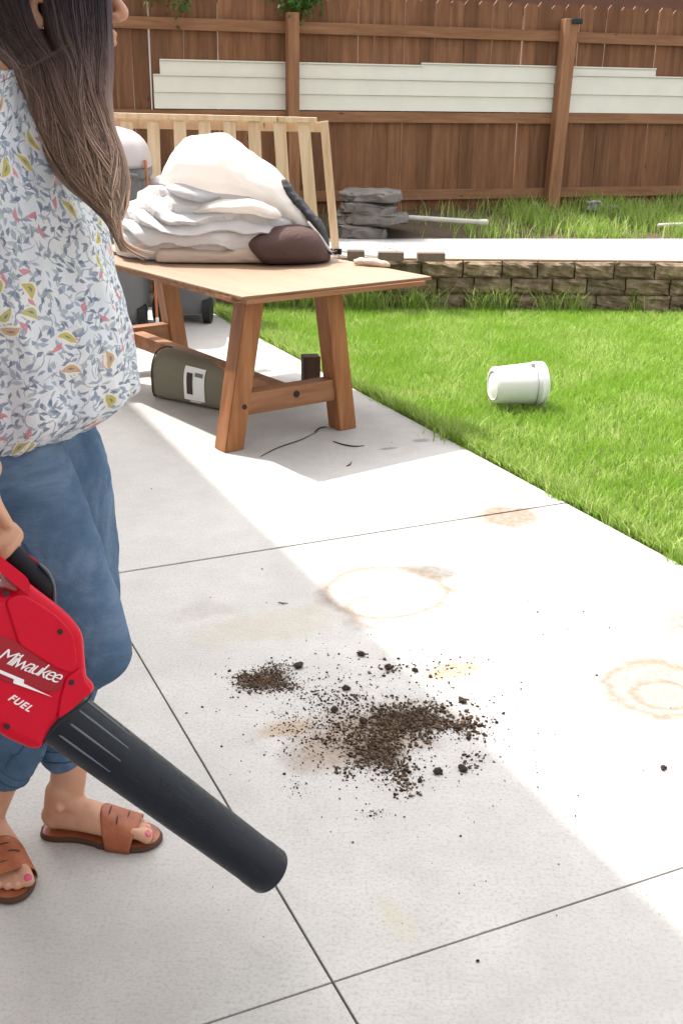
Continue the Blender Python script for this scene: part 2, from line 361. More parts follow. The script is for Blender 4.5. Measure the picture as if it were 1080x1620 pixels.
# blouse print: leaves, twigs, small pink and yellow birds on white cotton, laid out on the cloth's own UV in metres
k = N('floral_cotton', 0.8, spec=0.15); tc = k.n('ShaderNodeTexCoord')
nz = k.n('ShaderNodeTexNoise', {'Vector': tc.outputs['UV'], 'Scale': 40.0, 'Detail': 3.0})
wv = k.n('ShaderNodeVectorMath', {0: nz.outputs['Color'], 1: (0.5, 0.5, 0.5)}, operation='SUBTRACT')
wv2 = k.n('ShaderNodeVectorMath', {0: wv.outputs[0], 1: (0.010, 0.010, 0)}, operation='MULTIPLY')
uvw = k.n('ShaderNodeVectorMath', {0: tc.outputs['UV'], 1: wv2.outputs[0]}, operation='ADD').outputs[0]
c = k.ramp(k.noise(tc.outputs['UV'], 9, 4), [(0.3, (0.58, 0.62, 0.68)), (0.7, (0.70, 0.71, 0.72))])
def motif(scale, off, ln, wd, prob, cols, amt=1.0, ring=False, bend=0.0):
    global c
    mp = k.n('ShaderNodeMapping', {'Vector': uvw}); mp.inputs['Scale'].default_value = (scale, scale, 0); mp.inputs['Location'].default_value = (off, off * 1.7, 0)
    vo = k.n('ShaderNodeTexVoronoi', {'Vector': mp.outputs[0], 'Scale': 1.0, 'Randomness': 0.9}, voronoi_dimensions='2D')
    df = k.n('ShaderNodeVectorMath', {0: mp.outputs[0], 1: vo.outputs['Position']}, operation='SUBTRACT')
    sp = k.n('ShaderNodeSeparateColor', {0: vo.outputs['Color']})
    ro = k.n('ShaderNodeVectorRotate', {'Vector': df.outputs[0], 'Angle': k.math('MULTIPLY', sp.outputs[0], 6.283)}, rotation_type='Z_AXIS')
    sx = k.n('ShaderNodeSeparateXYZ', {0: ro.outputs[0]})
    yy = k.math('ADD', sx.outputs[1], k.math('MULTIPLY', k.math('MULTIPLY', sx.outputs[0], sx.outputs[0]), bend))
    # pointed leaf: width shrinks towards the tips
    xx = k.math('ABSOLUTE', sx.outputs[0]); rx_ = k.math('DIVIDE', xx, ln); tp = k.math('MULTIPLY', k.math('SUBTRACT', 1.0, k.math('POWER', rx_, 2.0 if ring else 1.3)), wd)
    ay = k.math('ABSOLUTE', yy); m = k.math('LESS_THAN', ay, tp)
    m = k.math('MULTIPLY', m, k.math('LESS_THAN', sp.outputs[2], prob)); m = k.math('MULTIPLY', m, amt)
    cc = k.ramp(sp.outputs[1], [(i / max(1, len(cols)), q) for i, q in enumerate(cols)], 'CONSTANT')
    if ring:
        e = k.math('LESS_THAN', ay, k.math('MULTIPLY', tp, 1.7)); e = k.math('MULTIPLY', e, k.math('LESS_THAN', sp.outputs[2], prob))
        c = k.mix(e, c, ring if isinstance(ring, tuple) else (0.72, 0.72, 0.7))
    c = k.mix(m, c, cc)
B1 = (0.20, 0.25, 0.33); B2 = (0.30, 0.35, 0.42); B3 = (0.14, 0.17, 0.24); G1 = (0.36, 0.42, 0.42); PK = (0.55, 0.22, 0.26); YL = (0.46, 0.41, 0.11); OL = (0.42, 0.40, 0.16)
motif(30, 0.0, 0.66, 0.030, 0.95, [B3, B1, (0.35, 0.3, 0.38)], 0.75, bend=0.8)
motif(26, 4.4, 0.60, 0.028, 0.9, [B1, B3], 0.7, bend=-0.9)
motif(44, 3.3, 0.46, 0.19, 0.85, [B1, B2, G1], 0.85, bend=0.4)
motif(60, 7.1, 0.46, 0.19, 0.8, [B2, B3, B1], 0.85, bend=-0.5)
motif(52, 9.7, 0.44, 0.15, 0.65, [G1, B2, B1, B3], 0.9, bend=0.8)
motif(24, 1.9, 0.32, 0.10, 0.5, [PK, (0.6, 0.35, 0.36), PK], 0.9, bend=0.9)
motif(17.5, 5.3, 0.30, 0.12, 0.55, [YL, OL, YL, (0.5, 0.33, 0.2)], 0.95, ring=(0.70, 0.66, 0.60), bend=1.3)
motif(17.5, 5.3, 0.12, 0.035, 0.55, [B3, B3], 0.85, bend=1.3)
k.color(c); wr = k.noise(k.coord('Object', (12, 12, 5)), 1.0, 4, 0.6, 1.0); wf = k.noise(k.coord('Object'), 500, 2)
k.bump(k.math('ADD', k.math('MULTIPLY', wf, 0.08), wr), 0.45, 0.012); MAT['blouse'] = k.m
# tool
def plastic(name, c, rough=0.35):
    k = N(name, rough, c, 0.16); v = k.coord('Object'); k.b.inputs['Roughness'].default_value = rough
    k.color(k.mix(k.noise(v, 12, 4), tuple(x * 0.9 for x in c), tuple(x * 1.05 for x in c))); k.bump(k.noise(v, 900, 3), 0.25, 0.0006)
    return k.m
MAT['red'] = plastic('red_plastic', (0.52, 0.002, 0.02)); MAT['redpanel'] = plastic('dull_red_panel', (0.30, 0.016, 0.026), 0.5)
MAT['blkplastic'] = plastic('black_plastic', (0.007, 0.008, 0.013), 0.36); k = N('tube_plastic', 0.36, spec=0.28); v = k.coord('Object', (3, 30, 30)); n1 = k.noise(v, 6, 6, 0.7); n3 = k.noise(k.coord('Object'), 70, 5, 0.7)
k.color(k.mix(k.ramp(n1, [(0.58, (0, 0, 0)), (0.72, (0.6, 0.6, 0.6))]), (0.005, 0.008, 0.016), (0.035, 0.037, 0.042)))
k.l(k.ramp(n3, [(0.35, (0.28, 0.28, 0.28)), (0.7, (0.55, 0.55, 0.55))]), k.b.inputs['Roughness']); k.bump(k.noise(k.coord('Object'), 900, 3), 0.25, 0.0006); MAT['tubep'] = k.m
MAT['grip'] = plastic('rubber_grip', (0.012, 0.012, 0.016), 0.7)
MAT['greyplastic'] = plastic('grey_trim', (0.14, 0.15, 0.17), 0.5); MAT['print'] = mat_simple('white_print', (0.75, 0.72, 0.72), 0.5, 0.02)
MAT['emboss'] = plastic('emboss', (0.014, 0.015, 0.02), 0.3)
MAT['screw'] = mat_simple('screw_hole', (0.02, 0.01, 0.01), 0.6)
# siding / house
MAT['housewall'] = mat_simple('house_siding', (0.80, 0.79, 0.77), 0.6, 0.05, 2); MAT['roofm'] = mat_simple('roof_shingle', (0.10, 0.08, 0.07), 0.9, 0.3, 30, 0.4)
MAT['fascia'] = mat_simple('brown_fascia', (0.13, 0.06, 0.04), 0.7)

# ------------------------------------------------------------------ setting
DP = np.array([-0.4163, 0.9092]); DQ = np.array([0.9092, 0.4163])     # patio axes
def pq(p, q): v_ = DP * p + DQ * q; return float(v_[0]), float(v_[1])
# ground sheet
bm = bmesh.new(); bmesh.ops.create_grid(bm, x_segments=2, y_segments=2, size=90)
for v_ in bm.verts: v_.co.z = -0.14
struct(obj('ground', bm, MAT['soil']))
# patio slabs, separated by real joints
bm = bmesh.new(); G = 0.0022
ps = [-2.6, -0.505, 1.365, 3.238, 9.9]; qs = [-1.0, 0.62, 2.42]
for i in range(len(ps) - 1):
    for j in range(len(qs) - 1):
        g = G
        c4 = [pq(ps[i] + (0.0052 if i == 3 else g), qs[j] + g), pq(ps[i] + (0.0052 if i == 3 else g), qs[j + 1] - g), pq(ps[i + 1] - (0.0052 if i == 2 else g), qs[j + 1] - g), pq(ps[i + 1] - (0.0052 if i == 2 else g), qs[j] + g)]
        top = [bm.verts.new((x, y, 0)) for x, y in c4]; bot = [bm.verts.new((x, y, -0.09)) for x, y in c4]
        bm.faces.new(top); bm.faces.new(bot[::-1])
        for k_ in range(4): bm.faces.new((top[k_], bot[k_], bot[(k_ + 1) % 4], top[(k_ + 1) % 4]))
es = [e for e in bm.edges if all(abs(v_.co.z) < 1e-6 for v_ in e.verts)]
bmesh.ops.bevel(bm, geom=es, offset=0.0018, segments=2, affect='EDGES', profile=0.6)
struct(obj('patio', bm, MAT['patio']))
bm = bmesh.new(); c4 = [pq(-2.6, -1.0), pq(-2.6, 2.41), pq(9.9, 2.41), pq(9.9, -1.0)]
bm.faces.new([bm.verts.new((x, y, -0.016)) for x, y in c4]); struct(obj('patio_joint_fill', bm, MAT['crack']))

WALL_D = Vector((1, 0.03, 0)).normalized(); WZ = 0.345
def wall_y(x): return 8.088 + 0.03 * x
def strip_y(x): return 9.33 + 0.109 * x
FP0 = np.array([1.901, 10.9, 0.0]); FD = np.array([0.945, 0.327, 0]); FN = np.array([0.327, -0.945, 0])
def fp(s, off, z): return Vector(FP0 + FD * s + FN * off + np.array([0, 0, z]))
FANG = math.atan2(0.327, 0.945)
def fence_y(x): return 10.9 + (x - 1.901) * 0.346
# lawn soil sheet
bm = bmesh.new(); nx = 60; ny = 60
poly = [pq(-1.5, 2.40), (6.5, 0.5), (6.5, wall_y(6.5) + 0.1), pq(7.9, 2.40)]
vs = [bm.verts.new((x, y, -0.02)) for x, y in poly]; bm.faces.new(vs); struct(obj('lawn_soil', bm, MAT['soil']))
# concrete path on the terrace
bm = bmesh.new(); segs = [(-3.4, -0.9), (-0.9, 1.6), (1.6, 4.1), (4.1, 6.5)]
for a, b in segs:
    a += 0.003; b -= 0.003
    c4 = [(a, wall_y(a) + 0.2), (b, wall_y(b) + 0.2), (b, strip_y(b)), (a, strip_y(a))]
    top = [bm.verts.new((x, y, WZ + 0.012)) for x, y in c4]; bot = [bm.verts.new((x, y, WZ - 0.09)) for x, y in c4]
    bm.faces.new(top); bm.faces.new(bot[::-1])
    for k_ in range(4): bm.faces.new((top[k_], bot[k_], bot[(k_ + 1) % 4], top[(k_ + 1) % 4]))
struct(obj('path', bm, MAT['path']))
# terrace soil: under path, rising bank to the fence, on beyond it
def bank_z(x, y):
    y0 = strip_y(x) - 0.05; y1 = fence_y(x)
    t = min(max((y - y0) / max(0.25, y1 - y0), 0), 1)
    return WZ - 0.03 + (0.52 - WZ) * t + 0.03 * noise.noise(Vector((x * 2.5, y * 2.5, 0))) * (1 if t > 0.02 else 0)
bm = bmesh.new(); rows = []
for i in range(61):
    x = -3.6 + i * 10.2 / 60; row = [bm.verts.new((x, wall_y(x) + 0.19, -0.1)), bm.verts.new((x, wall_y(x) + 0.19, WZ - 0.05)), bm.verts.new((x, strip_y(x) - 0.06, WZ - 0.05))]
    y0 = strip_y(x) - 0.05; y1 = fence_y(x)
    for j in range(13):
        y = y0 + (max(y1, y0 + 0.3) - y0) * j / 12; row.append(bm.verts.new((x, y, bank_z(x, y))))
    row.append(bm.verts.new((x, 40, 0.5))); rows.append(row)
for a, b in zip(rows, rows[1:]):
    for j in range(len(a) - 1): bm.faces.new((a[j], b[j], b[j + 1], a[j + 1]))
struct(obj('terrace_ground', bm, MAT['soil'], smooth=True))

# retaining wall
wallT = thing('retaining_wall', 'low wall of rough tan split-face blocks between lawn and raised path', 'wall', (1.5, wall_y(1.5), 0))
def inv(o, bm):  # move world-space bmesh into local space of an empty (translation only)
    for v_ in bm.verts: v_.co -= Vector(o.location)
    return bm
bm = bmesh.new(); HC = 0.118
for row in range(4):
    z0 = WZ - HC * (row + 1) + 0.001; x = -3.4 - 0.12 * (row * 1.3 % 2) - random.random() * 0.05
    while x < 6.2:
        L = random.uniform(0.25, 0.33); L = min(L, 6.4 - x)
        b2 = bmesh.new(); bmesh.ops.create_cube(b2, size=1.0); bmesh.ops.subdivide_edges(b2, edges=b2.edges[:], cuts=5, use_grid_fill=True); vs = b2.verts
        ch = random.uniform(0, 0.02)
        for v_ in vs:
            u = v_.co.copy(); e = 1.0
            px_ = x + (u.x + 0.5) * (L - 0.006); py_ = (u.y + 0.5) * 0.2; pz_ = z0 + (u.z + 0.5) * (HC - 0.004)
            if u.y < -0.1:
                dd = noise.noise(Vector((px_ * 16, row * 7.7, pz_ * 22))) * 0.016 + noise.noise(Vector((px_ * 45, row * 3.3, pz_ * 50))) * 0.007
                edge = max(abs(u.x), abs(u.z)) * 2
                py_ += dd * (1.6 if u.y < -0.4 else 0.6) + (0.02 * max(0, edge - 0.72) / 0.28 if u.y < -0.4 else 0) + ch * 0.4
                pz_ += 0.004 * noise.noise(Vector((px_ * 30, 5, row))) ; px_ += 0.003 * noise.noise(Vector((pz_ * 60, 9, row * 2 + px_)))
            v_.co = (px_, wall_y(px_) + py_ - 0.005, pz_)
        tm = bpy.data.meshes.new('tmp'); b2.to_mesh(tm); b2.free(); bm.from_mesh(tm); bpy.data.meshes.remove(tm)
        x += L + 0.004
obj('block_courses', inv(wallT, bm), MAT['block'], wallT)
bm = bmesh.new(); x = -3.3
while x < 6.2:
    L = random.uniform(0.27, 0.31); box(bm, (x + L / 2, wall_y(x + L / 2) + 0.125, WZ + 0.006), (L - 0.005, 0.14, 0.014), rz(0.03), 0.003); x += L
obj('cap_pavers', inv(wallT, bm), mat_simple('cap_paver', (0.36, 0.27, 0.21), 0.9, 0.25, 9, 0.4), wallT)

# ------------------------------------------------------------------ fence
fenceT = thing('board_fence', 'tall brown stained board fence with dog-eared pickets closing off the yard', 'fence', tuple(fp(0, 0, 0.45)), FANG)
FM = Matrix.Translation(Vector(fenceT.location)) @ Matrix.Rotation(FANG, 4, 'Z'); FMI = FM.inverted()
def flocal(bm):
    for v_ in bm.verts: v_.co = FMI @ v_.co
    return bm
# in fence local: x along, -y toward the camera, z up from 0.45
bm = bmesh.new(); s = -5.8; i = 0
gaps = {}
while s < 3.4:
    W = 0.137 + random.uniform(-0.004, 0.004); z1 = 1.81 + random.uniform(-0.012, 0.012); lean = random.uniform(-0.006, 0.006)
    y0 = random.uniform(-0.003, 0.003)
    pts = [(0, -0.12), (W, -0.12), (W, z1 - 0.035), (W - 0.028, z1), (0.028, z1), (0, z1 - 0.035)]
    fr = [bm.verts.new((s + a + lean * b, y0, b)) for a, b in pts]; bk = [bm.verts.new((s + a + lean * b, y0 + 0.016, b)) for a, b in pts]
    bm.faces.new(fr); bm.faces.new(bk[::-1])
    for k_ in range(6): bm.faces.new((fr[k_], bk[k_], bk[(k_ + 1) % 6], fr[(k_ + 1) % 6]))
    gp = random.choice([0.0005, 0.0005, 0.0012, 0.002, 0.002, 0.006]); s += W + gp; i += 1
obj('picket_panel', bm, MAT['fence'], fenceT)
def zl(z): return z - 0.45
for z0, z1 in ((0.585, 0.675), (1.25, 1.340), (1.945, 2.035)):
    for a, b in ((-5.8, -2.53), (-2.53, 0.03), (0.03, 3.4)):
        bm = bmesh.new(); box(bm, ((a + b) / 2, -0.0235, zl((z0 + z1) / 2) + random.uniform(-0.004, 0.004)), (b - a - 0.004, 0.040, z1 - z0), None, 0.003)
        obj('rail', bm, MAT['rail'], fenceT)
for s_, w_, zt, lean in ((-2.53, 0.095, 2.10, 0.0), (0.03, 0.125, 2.135, 0.03), (2.6, 0.1, 2.1, 0.0), (-5.1, 0.1, 2.1, 0)):
    bm = bmesh.new(); vs = box(bm, (s_, -0.044 - 0.052, (zl(zt) - 0.3) / 2 ), (w_, 0.1, zl(zt) + 0.3), None, 0.005)
    for v_ in bm.verts: v_.co.x += lean * (v_.co.z - 0.8) 
    obj('post', bm, MAT['post'], fenceT)
# solar cap light on the right-hand post
t = thing('post_light', 'small black cap light on top of the tilted fence post', 'light', tuple(FM @ Vector((0.10, -0.10, zl(2.115)))), FANG)
bm = bmesh.new(); box(bm, (0.0, -0.01, 0), (0.105, 0.11, 0.045), None, 0.008); obj('housing', bm, MAT['black'], t)
bm = bmesh.new(); box(bm, (0.0, -0.01, 0.026), (0.08, 0.085, 0.006), None, 0.002); obj('solar_panel', bm, mat_simple('solar', (0.02, 0.025, 0.05), 0.15, spec=0.6), t)
# white siding boards on the middle rail
def siding(a, b, z0, z1, off, laps, label, tilt=0.0):
    prof = []; n_ = laps; hh = (z1 - z0) / n_
    for j in range(n_):
        prof += [(-0.016, z0 + j * hh), (-0.002, z0 + (j + 0.97) * hh)]
    o = thing('siding_board', label, 'siding board', tuple(FM @ Vector((a, 0, zl(z0)))), FANG, 'white siding boards stored on the fence rail')
    bm = bmesh.new(); cols = []
    for s_ in (a, b):
        fr = [bm.verts.new((s_ - a, -off + y_, z_ - z0 + tilt * (s_ - a))) for y_, z_ in prof]
        bk = [bm.verts.new((s_ - a, -off + 0.004, z1 - z0 + tilt * (s_ - a))), bm.verts.new((s_ - a, -off + 0.004, tilt * (s_ - a)))]
        cols.append(fr + bk)
    A, B_ = cols; m_ = len(A)
    for j in range(m_): bm.faces.new((A[j], B_[j], B_[(j + 1) % m_], A[(j + 1) % m_]))
    bm.faces.new(A[::-1]); bm.faces.new(B_)
    obj('panel', bm, MAT['vinyl'], o)
    bm = bmesh.new(); beam(bm, (0, -off - 0.004, z1 - z0 + 0.004), (b - a, -off - 0.004, z1 - z0 + 0.004 + tilt * (b - a)), 0.022, 0.012, bev=0.002); obj('nail_strip', bm, MAT['vinyl'], o)
siding(-3.69, -0.02, 1.345, 1.60, 0.024, 2, 'long front white siding board reaching from the pile\'s left end to the tilted post')
siding(-3.63, -1.31, 1.42, 1.715, 0.006, 2, 'white siding board showing as a strip above the long front one at the left')
siding(-1.33, 1.064, 1.43, 1.735, 0.006, 2, 'highest white siding board, its end stepping down right of the tilted fence post')
siding(0.0, 3.35, 1.345, 1.665, 0.026, 2, 'white siding board running out of the picture to the right of the tilted post')

# ------------------------------------------------------------------ house behind the viewer (casts the shade line) and neighbour beyond fence
hx, hy = pq(0, -0.95)
houseT = thing('house', 'two-storey house in pale lap siding beside the patio', 'house', (hx, hy, 0), math.atan2(DP[1], DP[0]))
# local x along patio direction DP, local +y = left of it (away from lawn)
bm = bmesh.new(); z = 0.0
while z < 5.3:
    z2 = min(z + 0.16, 5.32)
    vs = [bm.verts.new(p_) for p_ in ((-7, -0.02, z), (9.6, -0.02, z), (9.6, 0.0, z2), (-7, 0.0, z2))]; bm.faces.new(vs)
    vs = [bm.verts.new(p_) for p_ in ((-7, 0.0, z2), (9.6, 0.0, z2), (9.6, -0.02, z2), (-7, -0.02, z2))]; bm.faces.new(vs); z = z2
box(bm, (1.3, 3.02, 2.65), (16.58, 6.0, 5.3)); obj('wall', bm, MAT['housewall'], houseT)
# eave edge: shadow line q = 1.28 on the ground; 0.25 m per metre of height
EH = 5.4; EQ = 1.272 - 0.25 * EH
ey = -0.95 - EQ
bm = bmesh.new()
vs = [(-7.4, ey, EH - 0.02), (10.0, ey, EH - 0.02), (10.0, 3.0, EH + 1.9), (-7.4, 3.0, EH + 1.9), (-7.4, 6.6, EH), (10.0, 6.6, EH)]
top = [bm.verts.new(p_) for p_ in vs]; low = [bm.verts.new((a, b, c_ - 0.14)) for a, b, c_ in vs]
for T_ in (top, low): bm.faces.new((T_[0], T_[1], T_[2], T_[3])); bm.faces.new((T_[3], T_[2], T_[5], T_[4]))
bm.faces.new((top[0], low[0], low[1], top[1])); bm.faces.new((top[4], top[5], low[5], low[4]))
bm.faces.new((top[1], low[1], low[2], top[2])); bm.faces.new((top[2], low[2], low[5], top[5])); bm.faces.new((top[0], top[3], low[3], low[0])); bm.faces.new((top[3], top[4], low[4], low[3]))
obj('roof', bm, MAT['roofm'], houseT)
bm = bmesh.new(); box(bm, (-3.0, -0.01, 1.05), (1.8, 0.06, 2.1), None, 0.01); d_ = obj('patio_door', bm, MAT['white'], houseT)
bm = bmesh.new(); box(bm, (-3.42, -0.045, 1.05), (0.78, 0.01, 1.9)); box(bm, (-2.58, -0.045, 1.05), (0.78, 0.01, 1.9)); obj('glass', bm, mat_simple('dark_glass', (0.03, 0.035, 0.04), 0.08, spec=0.6), d_)

nb = thing('neighbour_house', 'pale neighbouring house showing as a sliver above the fence boards', 'house', (3.0, 17.5, 0.5), 0.33)
bm = bmesh.new(); box(bm, (0, 2.0, 1.0), (14, 4, 2.2)); obj('wall', bm, MAT['housewall'], nb)
bm = bmesh.new(); box(bm, (0, 1.6, 2.22), (14.6, 5.2, 0.24), None, 0.01); obj('roof', bm, MAT['fascia'], nb)

# ------------------------------------------------------------------ table
TA = math.radians(36.4)                       # direction of the table's end
E1 = Vector((math.cos(TA), math.sin(TA), 0)); E2 = Vector((-math.sin(TA), math.cos(TA), 0))
T0 = Vector((-0.473, 4.561, 0))               # foot of the near leg
tab = thing('work_table', 'trestle table of orange-brown beams standing on the patio under the heaped cover', 'table', tuple(T0), TA)
# local: x along the end, y along the length
def leg(y, s_):
    x0, x1 = (0.0, 0.115) if s_ < 0 else (0.61, 0.52)
    bm = bmesh.new(); hw = 0.047
    za, zb = 0.0, 0.632
    a = [(x0 - hw, y - hw, za), (x0 + hw, y - hw, za), (x0 + hw, y + hw, za), (x0 - hw, y + hw, za)]
    b = [(x1 - hw, y - hw, zb), (x1 + hw, y - hw, zb), (x1 + hw, y + hw, zb), (x1 - hw, y + hw, zb)]
    A = [bm.verts.new(p_) for p_ in a]; B_ = [bm.verts.new(p_) for p_ in b]
    bm.faces.new(A[::-1]); bm.faces.new(B_)
    for k_ in range(4): bm.faces.new((A[k_], A[(k_ + 1) % 4], B_[(k_ + 1) % 4], B_[k_]))
    bmesh.ops.bevel(bm, geom=bm.edges[:], offset=0.004, segments=2, affect='EDGES')
    l_ = obj('leg', bm, MAT['table'], tab)
    if y < 0.5 and s_ < 0:
        bm = bmesh.new(); bmesh.ops.create_cone(bm, cap_ends=True, segments=16, radius1=0.011, radius2=0.011, depth=0.004)
        for v_ in bm.verts: v_.co = Vector((v_.co.x + 0.035, v_.co.z - 0.0495, v_.co.y + 0.2))
        obj('screw_hole', bm, MAT['screw'], l_)
    return l_
LY = 1.60
for y in (0.03, LY):
    for s_ in (-1, 1): leg(y, s_)
for y in (0.03, LY):
    bm = bmesh.new(); box(bm, (0.305, y + 0.004, 0.195), (0.475, 0.075, 0.098), None, 0.005); cb = obj('crossbeam', bm, MAT['beamwood'], tab)
    if y < 0.5:
        bm = bmesh.new(); bmesh.ops.create_cone(bm, cap_ends=True, segments=18, radius1=0.015, radius2=0.015, depth=0.004)
        for v_ in bm.verts: v_.co = Vector((v_.co.x + 0.33, v_.co.z + y - 0.0355, v_.co.y + 0.205))
        obj('plug_hole', bm, MAT['screw'], cb)
bm = bmesh.new(); beam(bm, (0.335, 0.075, 0.185), (0.335, LY - 0.04, 0.185), 0.07, 0.075); obj('stretcher', bm, MAT['beamwood'], tab)
for y in (0.03, LY):
    bm = bmesh.new(); box(bm, (0.45, y, 0.640), (0.86, 0.07, 0.016), None, 0.002); obj('cleat', bm, MAT['beamwood'], tab)
# tabletop frame planks
C0 = Vector((-0.408, 4.443, 0)); l0 = rz(-TA) @ (C0 - T0)
bm = bmesh.new()
box(bm, (l0.x + 0.02 + 0.47, l0.y + 0.035, 0.658), (0.94, 0.07, 0.021), None, 0.003)
box(bm, (l0.x + 0.03, l0.y + 0.08 + 0.78, 0.658), (0.07, 1.56, 0.021), None, 0.003)
for k_ in range(9): box(bm, (l0.x + 0.07 + 0.45, l0.y + 0.155 + 0.17 * k_, 0.6585), (0.88, 0.162, 0.019), None, 0.002)
obj('tabletop', bm, MAT['beamwood'], tab)
# plywood sheet on top
ply = thing('plywood_sheet', 'sunlit tan plywood sheet laid over the trestle table top', 'board', (C0.x, C0.y, 0.67), TA + 0.02)
bm = bmesh.new(); box(bm, (0.505, 0.80, 0.0075), (1.01, 1.60, 0.008), None, 0.002)
me_o = obj('sheet', bm, MAT['ply'], ply)
bm = bmesh.new()
box(bm, (0.505, 0.006, 0.0012), (1.012, 0.016, 0.0125), None, 0.002); box(bm, (0.005, 0.8, 0.0012), (0.012, 1.58, 0.0125), None, 0.002); box(bm, (1.005, 0.8, 0.0012), (0.012, 1.58, 0.0125), None, 0.002)
obj('sheet_edge', bm, MAT['plyedge'], ply)
# side board that sticks out to the left under the cover
sb = thing('loose_plank', 'pale plank sticking out left from under the heaped cover on the table', 'plank', (-1.42, 5.78, 0.682), math.radians(3))
bm = bmesh.new(); box(bm, (0.38, 0.0, 0.008), (0.76, 0.30, 0.016), None, 0.003); obj('board', bm, MAT['ply'], sb)

# ------------------------------------------------------------------ heaped cover on the table
heap = thing('folded_canopy', 'heap of folded white and brown canopy fabric piled on the plywood', 'canopy', (-0.55, 5.62, 0.685))
HL = Vector(heap.location)
def wpx(px, py, Y): return ony(px, py, Y)
CRD = [(nv0, f0, p0) for nv0, f0, p0 in zip([Vector(rng.normal(0, 1, 3)).normalized() for _ in range(9)], rng.uniform(3.5, 16, 9), rng.uniform(0, 9, 9))]
def crumple(p, sc=1.0):
    t_ = 0.0
    for nv_, f_, ph in CRD:
        x_ = (p.dot(nv_) * f_ * sc + ph + 0.5 * noise.noise(p * 4)) % 1.0; t_ += (abs(x_ - 0.5) * 4 - 1) / (1 + f_ * 0.3)
    return t_ / 3.2
def xloft(name, st, mat, seg=72, ny=2.3, amp=0.012, fs=9, seed=0, sub=16, steps=0.0):
    """stations: (px, y_top_px, y_bot_px, Ycentre, half depth): lofted along the picture's left-right at real distance Yc"""
    A = []
    for px, yt, yb, Yc, hd in st:
        a = wpx(px, yt, Yc); b = wpx(px, yb, Yc); A.append([a[0], a[2], b[2], Yc, hd])
    A = catmull(np.array(A), sub); bm = bmesh.new(); prev = None; n_ = len(A)
    for i, (x, zt, zb, yc, hd) in enumerate(A):
        t_ = i / (n_ - 1); e = (1 - abs(2 * t_ - 1) ** 6) ** 0.5 if 0 < i < n_ - 1 else 0.05
        wb = noise.noise(Vector((x * 7 + seed * 3, seed, 0))) * 0.016 * min(1, (zb - 0.69) / 0.05 + 0.0) if zb > 0.70 else 0
        zt += wb; zb += wb; rc = []; zc = (zt + zb) / 2; hh = max((zt - zb) / 2, 0.004) * max(e, 0.15)
        for k_ in range(seg):
            th = 2 * PI * k_ / seg; c_, s_ = math.cos(th), math.sin(th)
            yy = math.copysign(abs(c_) ** (2 / ny), c_) * hd * max(e, 0.2); zz = math.copysign(abs(s_) ** (2 / ny), s_) * hh
            p = Vector((x, yc + yy, zc + zz))
            q = Vector((p.x * 0.8 + seed, p.y * 1.3 + seed * 2, p.z * 2.2))
            r1 = 1 - 2 * abs(noise.noise(q * fs)); r2 = 1 - 2 * abs(noise.noise(Vector((q.x * fs * 1.1 + q.z * 8, q.y * fs, q.z * fs * 2.6 + 4))))
            d = amp * (r1 * 0.35 + r2 * 0.45 + crumple(Vector((p.x + seed, p.y, p.z * 1.6)), 1.0 if fs > 3 else 0.75) * 1.5) 
            if steps:
                ph = p.z * 17 + p.x * 1.6 * math.sin(seed) + 1.5 * noise.noise(Vector((p.x * 2.6, p.y * 2, p.z * 3 + seed))) + 0.5 * noise.noise(Vector((p.x * 9, p.z * 9, seed)))
                fr_ = ph - math.floor(ph); am = 0.35 + 0.65 * min(1, max(0, 0.55 + 1.6 * noise.noise(Vector((p.x * 4, math.floor(ph) * 3.7, seed)))))
                sw = (1 - fr_) ** 0.7 if fr_ > 0.05 else fr_ / 0.05
                d += steps * am * (sw - 0.5)
            nrm_ = Vector((0, yy / (hd * hd + 1e-6), zz / (hh * hh + 1e-6)))
            if nrm_.length > 0: nrm_.normalize()
            p += nrm_ * d * e
            p.z = max(p.z, 0.6905)
            rc.append(bm.verts.new(p - HL))
        if prev:
            for k_ in range(seg): bm.faces.new((prev[k_], prev[(k_ + 1) % seg], rc[(k_ + 1) % seg], rc[k_]))
        else: bm.faces.new(rc)
        prev = rc
    bm.faces.new(prev[::-1])
    return obj(name, bm, mat, heap, smooth=True)
# lowest rolls
xloft('bottom_fold', [(246, 403, 414, 5.42, 0.03), (258, 392, 417, 5.40, 0.06), (300, 389, 417, 5.42, 0.09), (360, 388, 417, 5.44, 0.11), (415, 376, 417, 5.46, 0.12), (440, 366, 417, 5.47, 0.12)], MAT['tarpp'], amp=0.007, fs=7, seed=1.0)
xloft('brown_panel', [(389, 379, 386, 5.40, 0.05), (403, 371, 402, 5.40, 0.10), (420, 364, 416, 5.42, 0.14), (450, 357, 418, 5.45, 0.17), (480, 358, 418, 5.48, 0.17), (503, 368, 416, 5.51, 0.15), (518, 392, 414, 5.54, 0.1), (523, 402, 412, 5.56, 0.06)], MAT['tarpb'], amp=0.004, fs=4, seed=5.0, ny=2.4)
